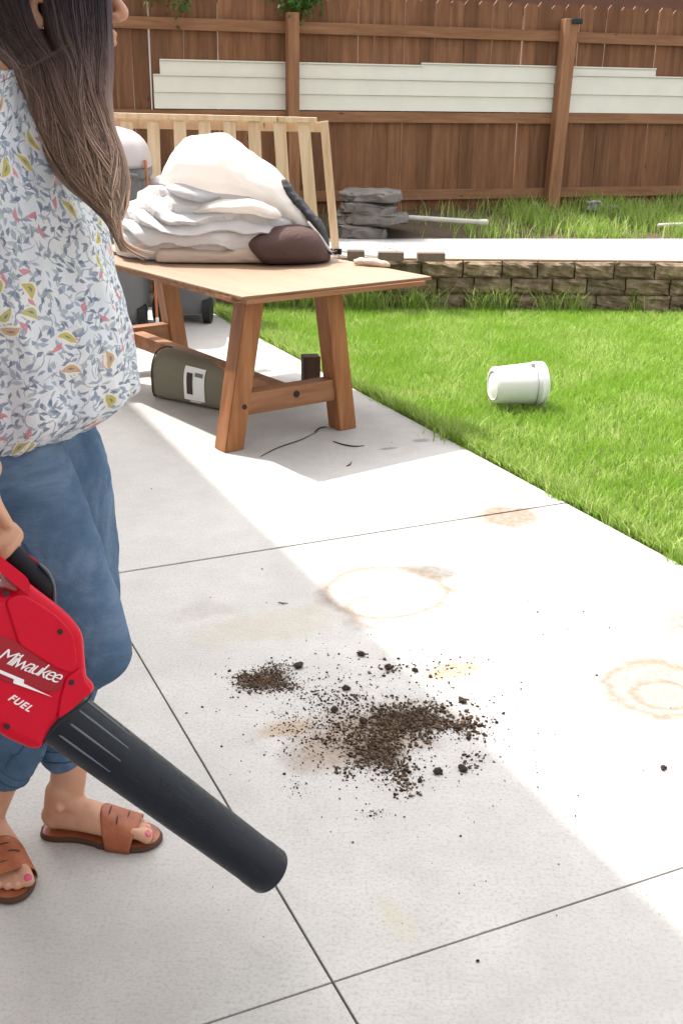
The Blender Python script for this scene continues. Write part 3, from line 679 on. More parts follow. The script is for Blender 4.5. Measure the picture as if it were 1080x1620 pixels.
# the loosely bunched body of the cover, its face broken by overlapping pleats
xloft('bunched_cover', [(180, 350, 404, 5.74, 0.12), (192, 330, 408, 5.72, 0.20), (215, 316, 410, 5.69, 0.27), (250, 297, 410, 5.67, 0.32), (300, 296, 410, 5.66, 0.34), (350, 300, 410, 5.66, 0.34), (400, 308, 410, 5.67, 0.33), (440, 322, 410, 5.68, 0.30), (475, 345, 408, 5.70, 0.24), (495, 362, 400, 5.70, 0.15)], MAT['tarpmix'], amp=0.010, fs=4, seed=3.0, ny=1.75, seg=240, steps=0.075)
xloft('loose_pleat', [(187, 385, 398, 5.50, 0.05), (215, 374, 396, 5.46, 0.07), (250, 369, 394, 5.44, 0.07), (282, 366, 380, 5.45, 0.03)], MAT['tarpw'], amp=0.006, fs=6, seed=2.0, ny=1.5)
xloft('loose_pleat', [(262, 291, 300, 5.50, 0.05), (285, 290, 312, 5.46, 0.08), (315, 300, 318, 5.44, 0.08), (350, 307, 314, 5.46, 0.04)], MAT['tarpg'], amp=0.006, fs=6, seed=4.0, ny=1.6)
xloft('loose_pleat', [(300, 330, 340, 5.42, 0.04), (350, 318, 336, 5.38, 0.06), (400, 316, 338, 5.38, 0.07), (445, 330, 350, 5.42, 0.05)], MAT['tarpw'], amp=0.006, fs=6, seed=5.0, ny=1.5)
# the big smooth top layer
xloft('top_layer', [(253, 285, 294, 5.68, 0.08), (268, 250, 297, 5.70, 0.20), (292, 222, 301, 5.72, 0.28), (325, 211, 306, 5.74, 0.32), (360, 213, 309, 5.74, 0.33), (395, 240, 318, 5.74, 0.32), (425, 262, 334, 5.72, 0.28), (455, 291, 352, 5.70, 0.24), (485, 330, 374, 5.68, 0.18), (502, 356, 384, 5.66, 0.10)], MAT['tarpw'], amp=0.010, fs=2.6, seed=6.0, ny=1.8, seg=96)
xloft('mesh_panel', [(444, 279, 304, 5.60, 0.05), (456, 290, 316, 5.60, 0.08), (474, 312, 332, 5.60, 0.08), (496, 338, 356, 5.60, 0.08), (512, 360, 388, 5.60, 0.09), (521, 380, 396, 5.62, 0.06)], MAT['mesh'], amp=0.012, fs=7, seed=8.0)
for pts in ([(500, 375), (512, 392), (524, 400), (532, 398)], [(488, 352), (505, 372), (516, 388), (526, 402)]):
    bm = bmesh.new(); tube(bm, [wpx(a, b, 5.48) - np.array(HL) for a, b in pts], [0.006] * len(pts), seg=8, sub=4); obj('strap', bm, MAT['tarpw'] if pts[0][0] == 488 else MAT['black'], heap, True)
for px in (524, 531, 537):
    bm = bmesh.new(); c_ = wpx(px, 398, 5.5) - np.array(HL); box(bm, c_, (0.012, 0.02, 0.03), rz(px * 0.3), 0.003); obj('buckle', bm, MAT['black'], heap)
# rag on the sheet
rag = thing('cream_rag', 'small crumpled cream rag lying on the right side of the plywood', 'rag', (0.13, 5.36, 0.683))
bm = bmesh.new()
for j, (a, b, r0) in enumerate((((-0.075, 0.03, 0.012), (0.06, -0.03, 0.012), 0.02), ((-0.03, 0.0, 0.018), (0.075, -0.035, 0.012), 0.016), ((-0.08, 0.035, 0.02), (-0.02, 0.01, 0.014), 0.017))):
    tube(bm, [a, ((a[0] + b[0]) / 2, (a[1] + b[1]) / 2 + 0.01, 0.018), b], [r0 * 0.6, r0, r0 * 0.7], seg=12, sub=5)
for v_ in bm.verts: v_.co += Vector((0, 0, 1)) * 0.006 * noise.noise(v_.co * 40); v_.co.z = max(v_.co.z, 0.001)
obj('cloth', bm, MAT['tarpp'], rag, True)

# ------------------------------------------------------------------ objects under and around the table
# olive tub with white label
P0 = Vector((-0.955, 5.43, 0)); P1 = Vector((-0.53, 5.13, 0)); dd = (P1 - P0); L = dd.length; ang = math.atan2(dd.y, dd.x)
tub = thing('storage_case', 'olive grey round-topped plastic case lying on the patio under the table', 'case', tuple(P0), ang)
bm = bmesh.new(); prev = None; n_ = 20
def tub_sec(t_):
    h_ = 0.245 - 0.035 * t_; w_ = 0.10 - 0.02 * t_
    pr_ = []
    for k_ in range(28):
        th = 2 * PI * k_ / 28 - PI / 2
        c_, s_ = math.cos(th), math.sin(th); ex = 2.0 if s_ > 0 else 6.0
        pr_.append((math.copysign(abs(c_) ** (2 / max(ex, 2.6)), c_) * w_, h_ * 0.5 + math.copysign(abs(s_) ** (2 / ex), s_) * h_ * 0.5))
    return pr_
for i in range(n_ + 1):
    t_ = i / n_; e = 1.0 if 0 < i < n_ else 0.95
    rc = [bm.verts.new((t_ * L, a * e + 0.09, 0.003 + b * e)) for a, b in tub_sec(t_)]
    if prev:
        for k_ in range(28): bm.faces.new((prev[k_], prev[(k_ + 1) % 28], rc[(k_ + 1) % 28], rc[k_]))
    else: bm.faces.new(rc)
    prev = rc
bm.faces.new(prev[::-1]); obj('shell', bm, MAT['olive'], tub, True)
bm = bmesh.new(); pr_ = tub_sec(0.0)
tube(bm, [(0.004, a * 1.005 + 0.09, 0.003 + b * 1.005) for a, b in pr_[2:27]], [0.004] * 25, seg=6, sub=1); obj('rim', bm, mat_simple('rim', (0.05, 0.045, 0.035), 0.6), tub, True)
bm = bmesh.new()
def tub_pt(x, fr):     # on the camera side, fr 0..1 from bottom to top
    t_ = x / L; s_ = tub_sec(t_); side = sorted([p_ for p_ in s_ if p_[0] <= 0.001], key=lambda p_: p_[1]); i_ = fr * (len(side) - 1); a = side[int(i_)]; b = side[min(int(i_) + 1, len(side) - 1)]; f_ = i_ - int(i_)
    return Vector((x, a[0] * (1 - f_) + b[0] * f_ + 0.09, 0.003 + a[1] * (1 - f_) + b[1] * f_))
def patch(x0, x1, f0, f1, off, m, name, nx=8, nf=8):
    bm = bmesh.new(); g = [[bm.verts.new(tub_pt(x0 + (x1 - x0) * i / nx, f0 + (f1 - f0) * j / nf) + Vector((0, -off, off * 0.7))) for j in range(nf + 1)] for i in range(nx + 1)]
    for i in range(nx):
        for j in range(nf): bm.faces.new((g[i][j], g[i + 1][j], g[i + 1][j + 1], g[i][j + 1]))
    return obj(name, bm, m, tub, True)
patch(0.215, 0.345, 0.36, 0.74, 0.003, MAT['white'], 'label'); patch(0.235, 0.272, 0.44, 0.64, 0.0055, mat_simple('label_dark', (0.05, 0.03, 0.03), 0.6), 'label_mark')
patch(0.285, 0.335, 0.60, 0.66, 0.0055, MAT['bin'], 'label_line'); patch(0.25, 0.32, 0.30, 0.345, 0.003, MAT['white'], 'small_label')
# short dark post stub
st = thing('post_offcut', 'short dark brown offcut of square post standing behind the crossbeam', 'wood offcut', (-0.165, 5.50, 0), math.radians(12))
bm = bmesh.new(); box(bm, (0, 0, 0.108), (0.085, 0.085, 0.216), None, 0.004); obj('block', bm, MAT['darkwood'], st)
# wheeled bins
def wheelie(name, x, y, a, hgt, w_, lidm, label, dome=0.13):
    t = thing(name, label, 'bin', (x, y, 0), a, 'grey wheeled bins behind the table')
    bm = bmesh.new(); bs = hgt - dome
    secs = [(0.06, 0.80), (0.10, 0.84), (bs * 0.5, 0.92), (bs * 0.93, 1.0), (bs * 0.95, 1.06), (bs, 1.06)]; prev = None
    for z_, k_ in secs:
        hw = w_ / 2 * k_; pts = []
        for cx_, cy_, a0 in ((1, 1, 0), (-1, 1, 90), (-1, -1, 180), (1, -1, 270)):
            for q in (0, 30, 60, 90):
                an = math.radians(a0 + q); r_ = 0.05; pts.append((cx_ * (hw - r_) + r_ * math.cos(an), cy_ * (hw * 1.05 - r_) + r_ * math.sin(an), z_))
        rc = [bm.verts.new(p_) for p_ in pts]
        if prev:
            for j in range(len(rc)): bm.faces.new((prev[j], prev[(j + 1) % len(rc)], rc[(j + 1) % len(rc)], rc[j]))
        else: bm.faces.new(rc[::-1])
        prev = rc
    bm.faces.new(prev); obj('body', bm, MAT['bin'], t, False)
    bm = bmesh.new(); prev = None; n_ = 9
    for i in range(n_ + 1):
        u = i / n_; k_ = math.sqrt(max(1 - u ** 2.6, 0)) if i < n_ else 0.1; hw = w_ / 2 * 1.1
        pts = [(math.copysign(abs(math.cos(q)) ** 0.55, math.cos(q)) * hw * (0.25 + 0.75 * k_) , math.copysign(abs(math.sin(q)) ** 0.55, math.sin(q)) * hw * 1.05 * (0.15 + 0.85 * k_), bs + 0.003 + dome * u) for q in np.linspace(0, 2 * PI, 32, endpoint=False)]
        rc = [bm.verts.new(p_) for p_ in pts]
        if prev:
            for j in range(32): bm.faces.new((prev[j], prev[(j + 1) % 32], rc[(j + 1) % 32], rc[j]))
        else: bm.faces.new(rc[::-1])
        prev = rc
    bm.faces.new(prev); obj('lid', bm, lidm, t, True)
    for sx in (-1, 1):
        bm = bmesh.new(); bmesh.ops.create_cone(bm, cap_ends=True, segments=24, radius1=0.085, radius2=0.085, depth=0.05)
        for v_ in bm.verts: v_.co = Vector((v_.co.z + sx * (w_ * 0.40), -v_.co.y * 1.0 - w_ * 0.34, v_.co.x + 0.086))
        obj('wheel', bm, MAT['black'], t)
    bm = bmesh.new(); tube(bm, [(-w_ * 0.4, -w_ * 0.55, bs - 0.05), (-w_ * 0.38, -w_ * 0.62, bs - 0.03), (w_ * 0.38, -w_ * 0.62, bs - 0.03), (w_ * 0.4, -w_ * 0.55, bs - 0.05)], [0.012] * 4, seg=8); obj('handle', bm, MAT['bin'], t, True)
wheelie('wheeled_bin', -1.53, 7.35, math.radians(4), 1.25, 0.52, MAT['lid'], 'taller grey wheeled bin with a sunlit domed lid behind the hair', 0.24)
wheelie('wheeled_bin', -1.08, 7.62, math.radians(-3), 0.95, 0.42, MAT['lid'], 'lower grey wheeled bin with its lid hidden by the heaped canopy', 0.08)
t = thing('orange_pole', 'thin orange tool pole leaning in the gap between the two bins', 'pole', (-1.205, 7.12, 0))
bm = bmesh.new(); tube(bm, [(0.0, 0.0, 0.05), (-0.005, 0.0, 0.6), (-0.035, 0.03, 1.06)], [0.009, 0.010, 0.010], seg=10); obj('shaft', bm, MAT['orange'], t, True)
bm = bmesh.new(); tube(bm, [(0.0, 0, 0.02), (0.0, 0, 0.09)], [0.013, 0.012], seg=10); obj('tip', bm, MAT['white'], t, True)

# slatted pine frame standing on the path
fr = thing('slatted_frame', 'raw pine slatted frame leaning against the fence side of the terrace path', 'wooden frame', (-0.25, 8.45, WZ + 0.014))
FL = Vector(fr.location); Yf = 8.45
def fpx(px, py, Y=Yf): return Vector(ony(px, py, Y)) - FL
bm = bmesh.new(); a = fpx(120, 181); b = fpx(501, 190); beam(bm, a, b, 0.075, 0.036, bev=0.003); obj('top_rail', bm, MAT['pine'], fr)
bm = bmesh.new(); beam(bm, a + Vector((0, 0.08, -0.055)), b + Vector((0.05, 0.1, -0.05)), 0.036, 0.07, bev=0.003); obj('back_rail', bm, MAT['pine'], fr)
for px, bx in ((128, 134), (160, 166), (201, 208), (243, 250), (285, 291), (324, 331), (363, 372), (402, 412), (442, 456), (480, 499)):
    top = fpx(px, 192); bot = fpx(px + (bx - px) * 0.9, 404); bot.z = 0.03
    bm = bmesh.new(); beam(bm, top + Vector((0, -0.01, 0)), bot + Vector((0, -0.01, 0)), 0.088, 0.02, up=(0, 1, 0), bev=0.002); obj('slat', bm, MAT['pine'], fr)
bm = bmesh.new(); beam(bm, fpx(501, 192) + Vector((0.05, 0.1, 0)), Vector((fpx(522, 404).x + 0.04, 0.1, 0.0)), 0.06, 0.05, up=(0, 1, 0), bev=0.003); obj('end_post', bm, MAT['pine'], fr)
bm = bmesh.new(); beam(bm, Vector((fpx(120, 404).x, 0.02, 0.02)), Vector((fpx(508, 404).x, 0.02, 0.02)), 0.036, 0.04, bev=0.003); obj('bottom_rail', bm, MAT['pine'], fr)

# flagstones
def stone(name, label, px0, px1, yt, yb, Y, dpt, seed, mat, cat='stone', grp='flagstones stacked by the fence', onzv=None):
    a = ony(px0, (yt + yb) / 2, Y); b = ony(px1, (yt + yb) / 2, Y); zt = ony((px0 + px1) / 2, yt, Y)[2]; zb = ony((px0 + px1) / 2, yb, Y)[2]
    cx_ = (a[0] + b[0]) / 2; hw = (b[0] - a[0]) / 2; hz = (zt - zb) / 2
    bm = bmesh.new(); bmesh.ops.create_icosphere(bm, subdivisions=4, radius=1)
    for v_ in bm.verts:
        c_ = v_.co; q = Vector((c_.x, c_.y, 0)); r_ = q.length
        k_ = 1.0 + 0.22 * noise.noise(Vector((c_.x * 1.6 + seed, c_.y * 1.6, seed)))
        x_ = math.copysign(abs(c_.x) ** 0.7, c_.x) * hw * k_; y_ = math.copysign(abs(c_.y) ** 0.7, c_.y) * dpt * k_; z_ = math.copysign(abs(c_.z) ** 0.35, c_.z) * hz
        lay = math.sin(z_ * 190 + seed + 3 * noise.noise(c_ * 2)) * 0.009 + 0.03 * noise.noise(Vector((c_.x * 5, c_.y * 5, seed + c_.z * 2))); z_ *= 1 + 0.35 * noise.noise(Vector((c_.x * 2.2, c_.y * 2.2, seed * 2))); n3 = noise.noise(Vector((x_ * 9, y_ * 9, z_ * 30 + seed)))
        v_.co = (x_ * (1 + 0.04 * n3) + lay, y_ + lay, z_ + n3 * 0.012 + 0.02 * noise.noise(Vector((x_ * 4 + seed, y_ * 4, 0))))
    o = obj(name, bm, mat, None, False); o.location = (cx_, Y + dpt * 0.5, (zt + zb) / 2)
    return tag(o, label, cat, grp)
stone('flagstone', 'bottom dark flagstone, half hidden beneath its stack by the path', 526, 612, 356, 380, 9.42, 0.22, 1.1, MAT['slate'])
stone('flagstone', 'widest flagstone, jutting right from the middle of the stack', 524, 652, 336, 358, 9.44, 0.24, 2.7, MAT['slate'])
stone('flagstone', 'small rounded flagstone lying between the widest and the topmost one', 540, 628, 321, 342, 9.44, 0.18, 4.2, MAT['slate'])
stone('flagstone', 'topmost flat flagstone of the stack in front of the fence', 537, 634, 302, 320, 9.46, 0.2, 6.6, MAT['slate'])
stone('rock', 'grey pointed rock in the tall grass right of the tilted post', 930, 952, 319, 338, 10.75, 0.08, 3.3, MAT['path'], 'rock', None)
stone('rock', 'low flat grey rock beside the pointed rock at the fence foot', 953, 985, 326, 340, 10.8, 0.08, 8.3, MAT['path'], 'rock', None)
# white pipes lying in the grass
def pipe(name, label, a, b, r_=0.022):
    A = Vector(a); B_ = Vector(b); t = thing(name, label, 'pipe', tuple(A)); bm = bmesh.new(); tube(bm, [(0, 0, 0), tuple((B_ - A) * 0.5), tuple(B_ - A)], [r_] * 3, seg=14, sub=2)
    obj('pipe', bm, MAT['oldpipe'], t, True)
    bm = bmesh.new(); d_ = (B_ - A).normalized(); tube(bm, [tuple(B_ - A - d_ * 0.05), tuple(B_ - A)], [r_ * 1.2] * 2, seg=14, sub=2); obj('coupling', bm, MAT['oldpipe'], t, True)
pipe('plastic_pipe', 'white plastic pipe lying on the bank right of the flagstone stack', ony(640, 344, 9.65), ony(768, 352, 9.62))
pipe('plastic_pipe', 'short white pipe end in the grass at the right picture edge', ony(1042, 357, 9.95), ony(1110, 354, 9.95), 0.02)
# two grey pavers and one reddish behind on top of the wall
def paver(label, px0, px1, Y, yb=414):
    a = onz(px0, yb, WZ + 0.013); b = onz(px1, yb, WZ + 0.013); o = None
    bm = bmesh.new(); w_ = b[0] - a[0]; box(bm, (0, 0, 0.03), (w_, 0.10, 0.06), None, 0.004)
    for v_ in bm.verts: v_.co += Vector((1, 1, 1)) * 0.002 * noise.noise(v_.co * 60)
    o = obj('paver_brick', bm, MAT['paver'], None); o.location = ((a[0] + b[0]) / 2, a[1] + 0.05, WZ + 0.0135); o.rotation_euler = (0, 0, 0.03)
    return tag(o, label, 'paver', 'loose pavers on the wall')
paver('grey brown paver on the wall, rightmost of three and beyond the table corner', 660, 703, 8.0)
paver('grey brown paver on the wall just behind the cream rag', 598, 638, 8.0, 413)
paver('paver on the wall almost hidden by the rag, nearest the brown fabric', 549, 576, 8.1, 411)

# bucket on the lawn
bk = thing('white_bucket', 'white plastic bucket lying on its side on the lawn', 'bucket', (0.86, 5.36, 0.115), math.radians(14))
bm = bmesh.new(); prof = [(-0.125, 0.001), (-0.125, 0.085), (-0.121, 0.090), (0.09, 0.104), (0.092, 0.109), (0.102, 0.109), (0.104, 0.1045), (0.12, 0.1055), (0.122, 0.108), (0.13, 0.108), (0.13, 0.102), (0.10, 0.100), (-0.108, 0.086), (-0.110, 0.001)]
prev = None
for x_, r_ in prof:
    rc = [bm.verts.new((x_, r_ * math.cos(q), r_ * math.sin(q))) for q in np.linspace(0, 2 * PI, 40, endpoint=False)]
    if prev:
        for j in range(40): bm.faces.new((prev[j], prev[(j + 1) % 40], rc[(j + 1) % 40], rc[j]))
    prev = rc
obj('shell', bm, MAT['white'], bk, True)
bm = bmesh.new(); tube(bm, [(-0.1262, 0.072 * math.cos(q), 0.072 * math.sin(q)) for q in np.linspace(0, 2 * PI, 30)], [0.003] * 30, seg=6, sub=1, up=(1, 0, 0)); obj('base_ring', bm, MAT['white'], bk, True)
bm = bmesh.new(); bmesh.ops.create_cone(bm, cap_ends=True, segments=18, radius1=0.016, radius2=0.013, depth=0.014)
for v_ in bm.verts: v_.co = Vector((v_.co.x + 0.065, v_.co.y - 0.03, v_.co.z + 0.103))
obj('handle_ear', bm, mat_simple('ear', (0.5, 0.46, 0.47), 0.5), bk)
bm = bmesh.new(); tube(bm, [(0.07, 0.11 * math.cos(q), 0.11 * math.sin(q) ) for q in np.linspace(1.7, 4.6, 9)], [0.002] * 9, seg=6, sub=3, up=(1, 0, 0)); obj('bail_handle', bm, mat_simple('wire', (0.4, 0.4, 0.4), 0.3, metal=1.0), bk, True)

#%%GRASS
# ------------------------------------------------------------------ grass
def blades(name, P, h0, h1, w0, mat, lean=0.5, label=None, cat='grass'):
    n_ = len(P); h_ = rng.uniform(h0, h1, n_); a = rng.uniform(0, 2 * PI, n_); ln = rng.uniform(0.1, lean, n_) * h_; la = rng.uniform(0, 2 * PI, n_)
    w_ = w0 * rng.uniform(0.7, 1.3, n_); sx = np.cos(a) * w_; sy = np.sin(a) * w_; lx = np.cos(la) * ln; ly = np.sin(la) * ln
    V = np.zeros((n_, 5, 3)); X, Y_, Z = P[:, 0], P[:, 1], P[:, 2]
    V[:, 0] = np.stack([X - sx, Y_ - sy, Z], 1); V[:, 1] = np.stack([X + sx, Y_ + sy, Z], 1)
    V[:, 2] = np.stack([X + sx * 0.8 + lx * 0.35, Y_ + sy * 0.8 + ly * 0.35, Z + h_ * 0.6], 1); V[:, 3] = np.stack([X - sx * 0.8 + lx * 0.35, Y_ - sy * 0.8 + ly * 0.35, Z + h_ * 0.6], 1)
    V[:, 4] = np.stack([X + lx, Y_ + ly, Z + h_], 1)
    b = (np.arange(n_) * 5)[:, None]
    T = np.concatenate([b + np.array([[0, 1, 2]]), b + np.array([[0, 2, 3]]), b + np.array([[3, 2, 4]])], 1).reshape(-1, 3)
    o = link(name, np_mesh(name, V.reshape(-1, 3), T), mat); struct(o, 'stuff'); return tag(o, label, cat)
n_ = 520000
u = rng.uniform(-1.2, 5.6, n_); v_ = rng.uniform(1.2, 8.1, n_)
q = u * DQ[0] + v_ * DQ[1]; edge = 2.425 + 0.02 * np.sin(v_ * 9) + 0.012 * np.sin(v_ * 31)
keep = (q > edge) & (v_ < 8.088 + 0.03 * u) 
vis = (np.abs(u) < 0.36 * v_ + 0.35) ; keep &= vis | (rng.random(n_) < 0.25)
tex = np.sin(u * 7 + np.sin(v_ * 5)) + np.sin(v_ * 8 + 2 * np.sin(u * 4)); 
P = np.stack([u, v_, np.full(n_, -0.02)], 1)[keep]
blades('lawn_grass', P, 0.028, 0.062, 0.0020, MAT['grass'], 1.0, 'bright sunlit green lawn grass between the patio and the block wall')
# ragged longer edge and tufts
k_ = 9000; t_ = rng.uniform(2.5, 7.9, k_); qq = 2.43 + np.abs(rng.normal(0, 0.035, k_)); P = np.stack([DP[0] * t_ + DQ[0] * qq, DP[1] * t_ + DQ[1] * qq, np.full(k_, -0.02)], 1)
P2 = []
for _ in range(46):
    x_ = rng.uniform(-0.6, 4.5) if _ > 16 else rng.uniform(-0.55, 0.5); c_ = rng.integers(12, 60); P2.append(np.stack([x_ + rng.normal(0, 0.05, c_), wall_y(x_) - 0.03 - np.abs(rng.normal(0, 0.03, c_)), np.full(c_, -0.02)], 1))
for x_, y_, c_ in ((0.52, 4.86, 500), (0.56, 4.80, 260), (-0.36, 6.95, 160)): P = np.concatenate([P, np.stack([x_ + rng.normal(0, 0.05, c_), y_ + rng.normal(0, 0.06, c_), np.full(c_, -0.02)], 1)])
blades('edge_grass', P, 0.04, 0.10, 0.0021, MAT['weed'], 1.0, 'ragged grass fringe along the edge of the concrete patio')
blades('tall_grass', np.concatenate(P2), 0.09, 0.24, 0.003, MAT['weed'], 0.9, 'longer grass tufts and weeds at the foot of the block wall')
# bank grass
n_ = 52000; u = rng.uniform(-1.0, 5.0, n_); v_ = rng.uniform(9.2, 12.2, n_)
sy_ = 9.33 + 0.109 * u; fy_ = 10.9 + (u - 1.901) * 0.346
keep = (v_ > sy_) & (v_ < fy_ - 0.03)
dens = np.clip(0.10 + (u - 0.9) * 1.1, 0.05, 1) * (0.55 + 0.45 * np.sin(u * 6 + v_ * 4)); keep &= rng.random(n_) < dens
P = np.stack([u, v_, np.array([bank_z(float(a), float(b)) for a, b in zip(u, v_)])], 1)[keep]
blades('bank_grass', P, 0.06, 0.19, 0.0035, MAT['weed'], 0.8, 'tall sunlit grass on the bank in front of the fence')
#%%ENDGRASS
# ------------------------------------------------------------------ overhanging tree
tr = thing('overhanging_tree', 'leafy tree beyond the fence, its twigs drooping over the fence top left', 'tree', (-2.6, 11.3, 0.5))
bm = bmesh.new(); tube(bm, [(0, 0, -0.1), (0.05, 0, 1.2), (0.0, -0.1, 2.4), (0.1, -0.2, 3.6)], [0.13, 0.11, 0.085, 0.04], seg=12); 
limbs = [[(0.0, -0.1, 2.0), (0.5, -0.7, 2.35), (0.95, -1.35, 2.2), (1.15, -1.6, 1.75)], [(0.0, -0.1, 2.1), (0.9, -0.5, 2.55), (1.8, -1.0, 2.35), (2.12, -1.25, 1.72)], [(0.0, -0.1, 2.2), (-0.6, -0.6, 2.6), (-1.0, -1.1, 2.3)], [(0.05, -0.1, 2.7), (0.5, 0.4, 3.3)], [(0.05, -0.1, 2.5), (-0.6, 0.2, 3.2)], [(0, 0, 2.0), (0.6, -0.9, 2.1), (0.55, -1.5, 1.8)]]
for L_ in limbs: tube(bm, L_, list(np.linspace(0.035, 0.006, len(L_))), seg=7)
obj('trunk', bm, MAT['bark'], tr, True)
cl = []
for L_ in limbs:
    Q = catmull(L_, 6)
    for i, p_ in enumerate(Q):
        t_ = i / (len(Q) - 1)
        if t_ > 0.35: cl.append((p_, 0.11 + 0.2 * (1 - t_), int(60 + 120 * (1 - t_))))
cl += [(np.array([1.28, -1.62, 1.62]), 0.07, 60), (np.array([2.16, -1.28, 1.62]), 0.07, 90), (np.array([2.2, -1.2, 1.82]), 0.12, 130), (np.array([1.0, -1.55, 1.72]), 0.09, 90)]
cl += [(np.array([0.75 + 0.11 * i, -1.5, 1.86 + 0.03 * math.sin(i * 2)]), 0.075, 130) for i in range(7)] + [(np.array([1.95 + 0.09 * i, -1.2, 1.80 - 0.03 * abs(i - 2)]), 0.07, 150) for i in range(5)] + [(np.array([2.2, -1.2, 1.66]), 0.05, 90), (np.array([2.8, -0.9, 1.9]), 0.05, 60)]
for _ in range(26): a = rng.normal(0, 1, 3); cl.append((np.array([0.0, 0.0, 3.1]) + a * np.array([0.45, 0.35, 0.35]), 0.24, 170))
V = []; 
for c_, r_, n_ in cl:
    p = c_ + rng.normal(0, 1, (n_, 3)) * r_ * np.array([0.8, 0.8, 0.6]); d1 = rng.normal(0, 1, (n_, 3)); d1[:, 2] -= 0.8; d1 /= np.linalg.norm(d1, axis=1)[:, None]
    d2 = np.cross(d1, rng.normal(0, 1, (n_, 3))); d2 /= np.linalg.norm(d2, axis=1)[:, None]; l_ = rng.uniform(0.03, 0.06, n_)[:, None]
    V.append(np.stack([p, p + d1 * l_ * 0.45 + d2 * l_ * 0.24, p + d1 * l_, p + d1 * l_ * 0.45 - d2 * l_ * 0.24], 1))
V = np.concatenate(V).reshape(-1, 3); link('crown', np_mesh('crown', V, np.arange(len(V)).reshape(-1, 4)), MAT['leaf'], tr)

# ------------------------------------------------------------------ dirt on the patio
ICO = None
bm = bmesh.new(); bmesh.ops.create_icosphere(bm, subdivisions=1, radius=1); ICO = np.array([v_.co for v_ in bm.verts]); ICF = np.array([[v_.index for v_ in f_.verts] for f_ in bm.faces]); bm.free()
def crumbs(name, P, R, mat, label, cat):
    n_ = len(P); V = ICO[None] * rng.uniform(0.6, 1.25, (n_, len(ICO), 1)) * (R[:, None, None]) * rng.uniform(0.6, 1.3, (n_, 1, 3)) * np.array([1, 1, 0.75])
    V = V + P[:, None, :]; V[:, :, 2] = np.maximum(V[:, :, 2], 0.0006)
    Fc = (ICF[None] + (np.arange(n_) * len(ICO))[:, None, None]).reshape(-1, 3)
    o = link(name, np_mesh(name, V.reshape(-1, 3), Fc), mat); struct(o, 'stuff'); return tag(o, label, cat)
def cluster(px, py, sx, sy, n_, r0, r1, rot=0.0):
    a = rng.normal(0, 1, n_) * sx; b = rng.normal(0, 1, n_) * sy; X = px + a * math.cos(rot) - b * math.sin(rot); Y_ = py + a * math.sin(rot) + b * math.cos(rot)
    P = np.array([onz(x_, y_) for x_, y_ in zip(X, Y_)]); R = r0 + (r1 - r0) * rng.random(n_) ** 3.5; P[:, 2] = R * 0.35; return P, R
dk = N('dirt', 0.95, spec=0.1); geo = dk.n('ShaderNodeNewGeometry')
dk.color(dk.ramp(geo.outputs['Random Per Island'], [(0, (0.028, 0.018, 0.013)), (0.55, (0.062, 0.041, 0.028)), (1, (0.17, 0.115, 0.075))])); MAT['dirt'] = dk.m
CL = [(400, 1078, 15, 8, 900, .0012, .0045, .1), (432, 1064, 13, 7, 500, .0012, .004, -.3), (445, 1085, 14, 6, 450, .001, .004, .1),
      (650, 1138, 26, 10, 1500, .0012, .0055, 0), (628, 1150, 24, 12, 700, .001, .005, 0), (600, 1190, 20, 16, 1500, .0012, .005, .7), (690, 1148, 30, 8, 350, .001, .006, -.1), (745, 1152, 18, 9, 240, .0015, .007, 0), (640, 1235, 12, 14, 200, .0012, .006, 0),
      (560, 1145, 40, 26, 900, .0008, .004, 0), (520, 1120, 42, 28, 600, .0008, .0035, 0), (600, 1140, 85, 48, 1100, .0007, .0038, 0), (480, 1160, 28, 16, 260, .0007, .003, 0), (690, 1060, 34, 10, 150, .0008, .004, .1), (620, 1060, 18, 7, 50, .001, .007, 0),
      (470, 1245, 12, 9, 60, .0008, .003, 0), (590, 1288, 14, 4, 70, .0008, .003, 0), (640, 1150, 150, 85, 260, .0007, .003, 0)]
CL += [(400 + 9 * i, 1085 - 6 * (i % 3), 9, 4, 90, .001, .004, .2) for i in range(6)] + [(560 + rng.uniform(-60, 190), 1130 + rng.uniform(-35, 95), rng.uniform(5, 13), rng.uniform(3, 7), int(rng.uniform(15, 90)), .0008, .005, 0) for i in range(26)]
CL = [(a, b, c_ * 1.12, d * 1.1, int(n0 * 1.25), r0, r1, q) for a, b, c_, d, n0, r0, r1, q in CL]
PP, RR = zip(*[cluster(*c_) for c_ in CL]); crumbs('dirt_pile', np.concatenate(PP), np.concatenate(RR), MAT['dirt'], 'scattered dark brown potting dirt spilled on the patio concrete', 'dirt')
sc_pts = [(415, 900, 4), (333, 945, 2.5), (447, 955, 3), (240, 773, 2.5), (850, 968, 4), (897, 995, 4), (922, 967, 3.5), (963, 993, 4), (943, 1068, 4), (835, 950, 2.5), (750, 1040, 3), (1048, 1217, 6), (845, 1187, 3), (883, 1367, 2.5), (728, 1322, 3), (558, 1332, 3), (295, 1128, 4), (320, 1118, 5), (385, 1162, 3.5), (823, 1080, 3), (883, 930, 2), (857, 978, 2), (797, 1170, 2), (791, 1197, 2.5), (880, 1448, 2), (620, 700, 3), (1060, 1120, 2), (755, 1520, 4)]
P = np.array([onz(a, b, 0.002) for a, b, _ in sc_pts]); R = np.array([c_ * 0.0009 for *_, c_ in sc_pts]); P3 = np.array([onz(a, b, 0.001) for a, b in zip(rng.uniform(330, 1060, 150), rng.uniform(920, 1500, 150))])
crumbs('patio_crumbs', np.concatenate([P, P3]), np.concatenate([R, rng.uniform(0.0006, 0.0016, 150)]), MAT['dirt'], 'tiny dark crumbs sprinkled over the rest of the patio', 'crumbs')
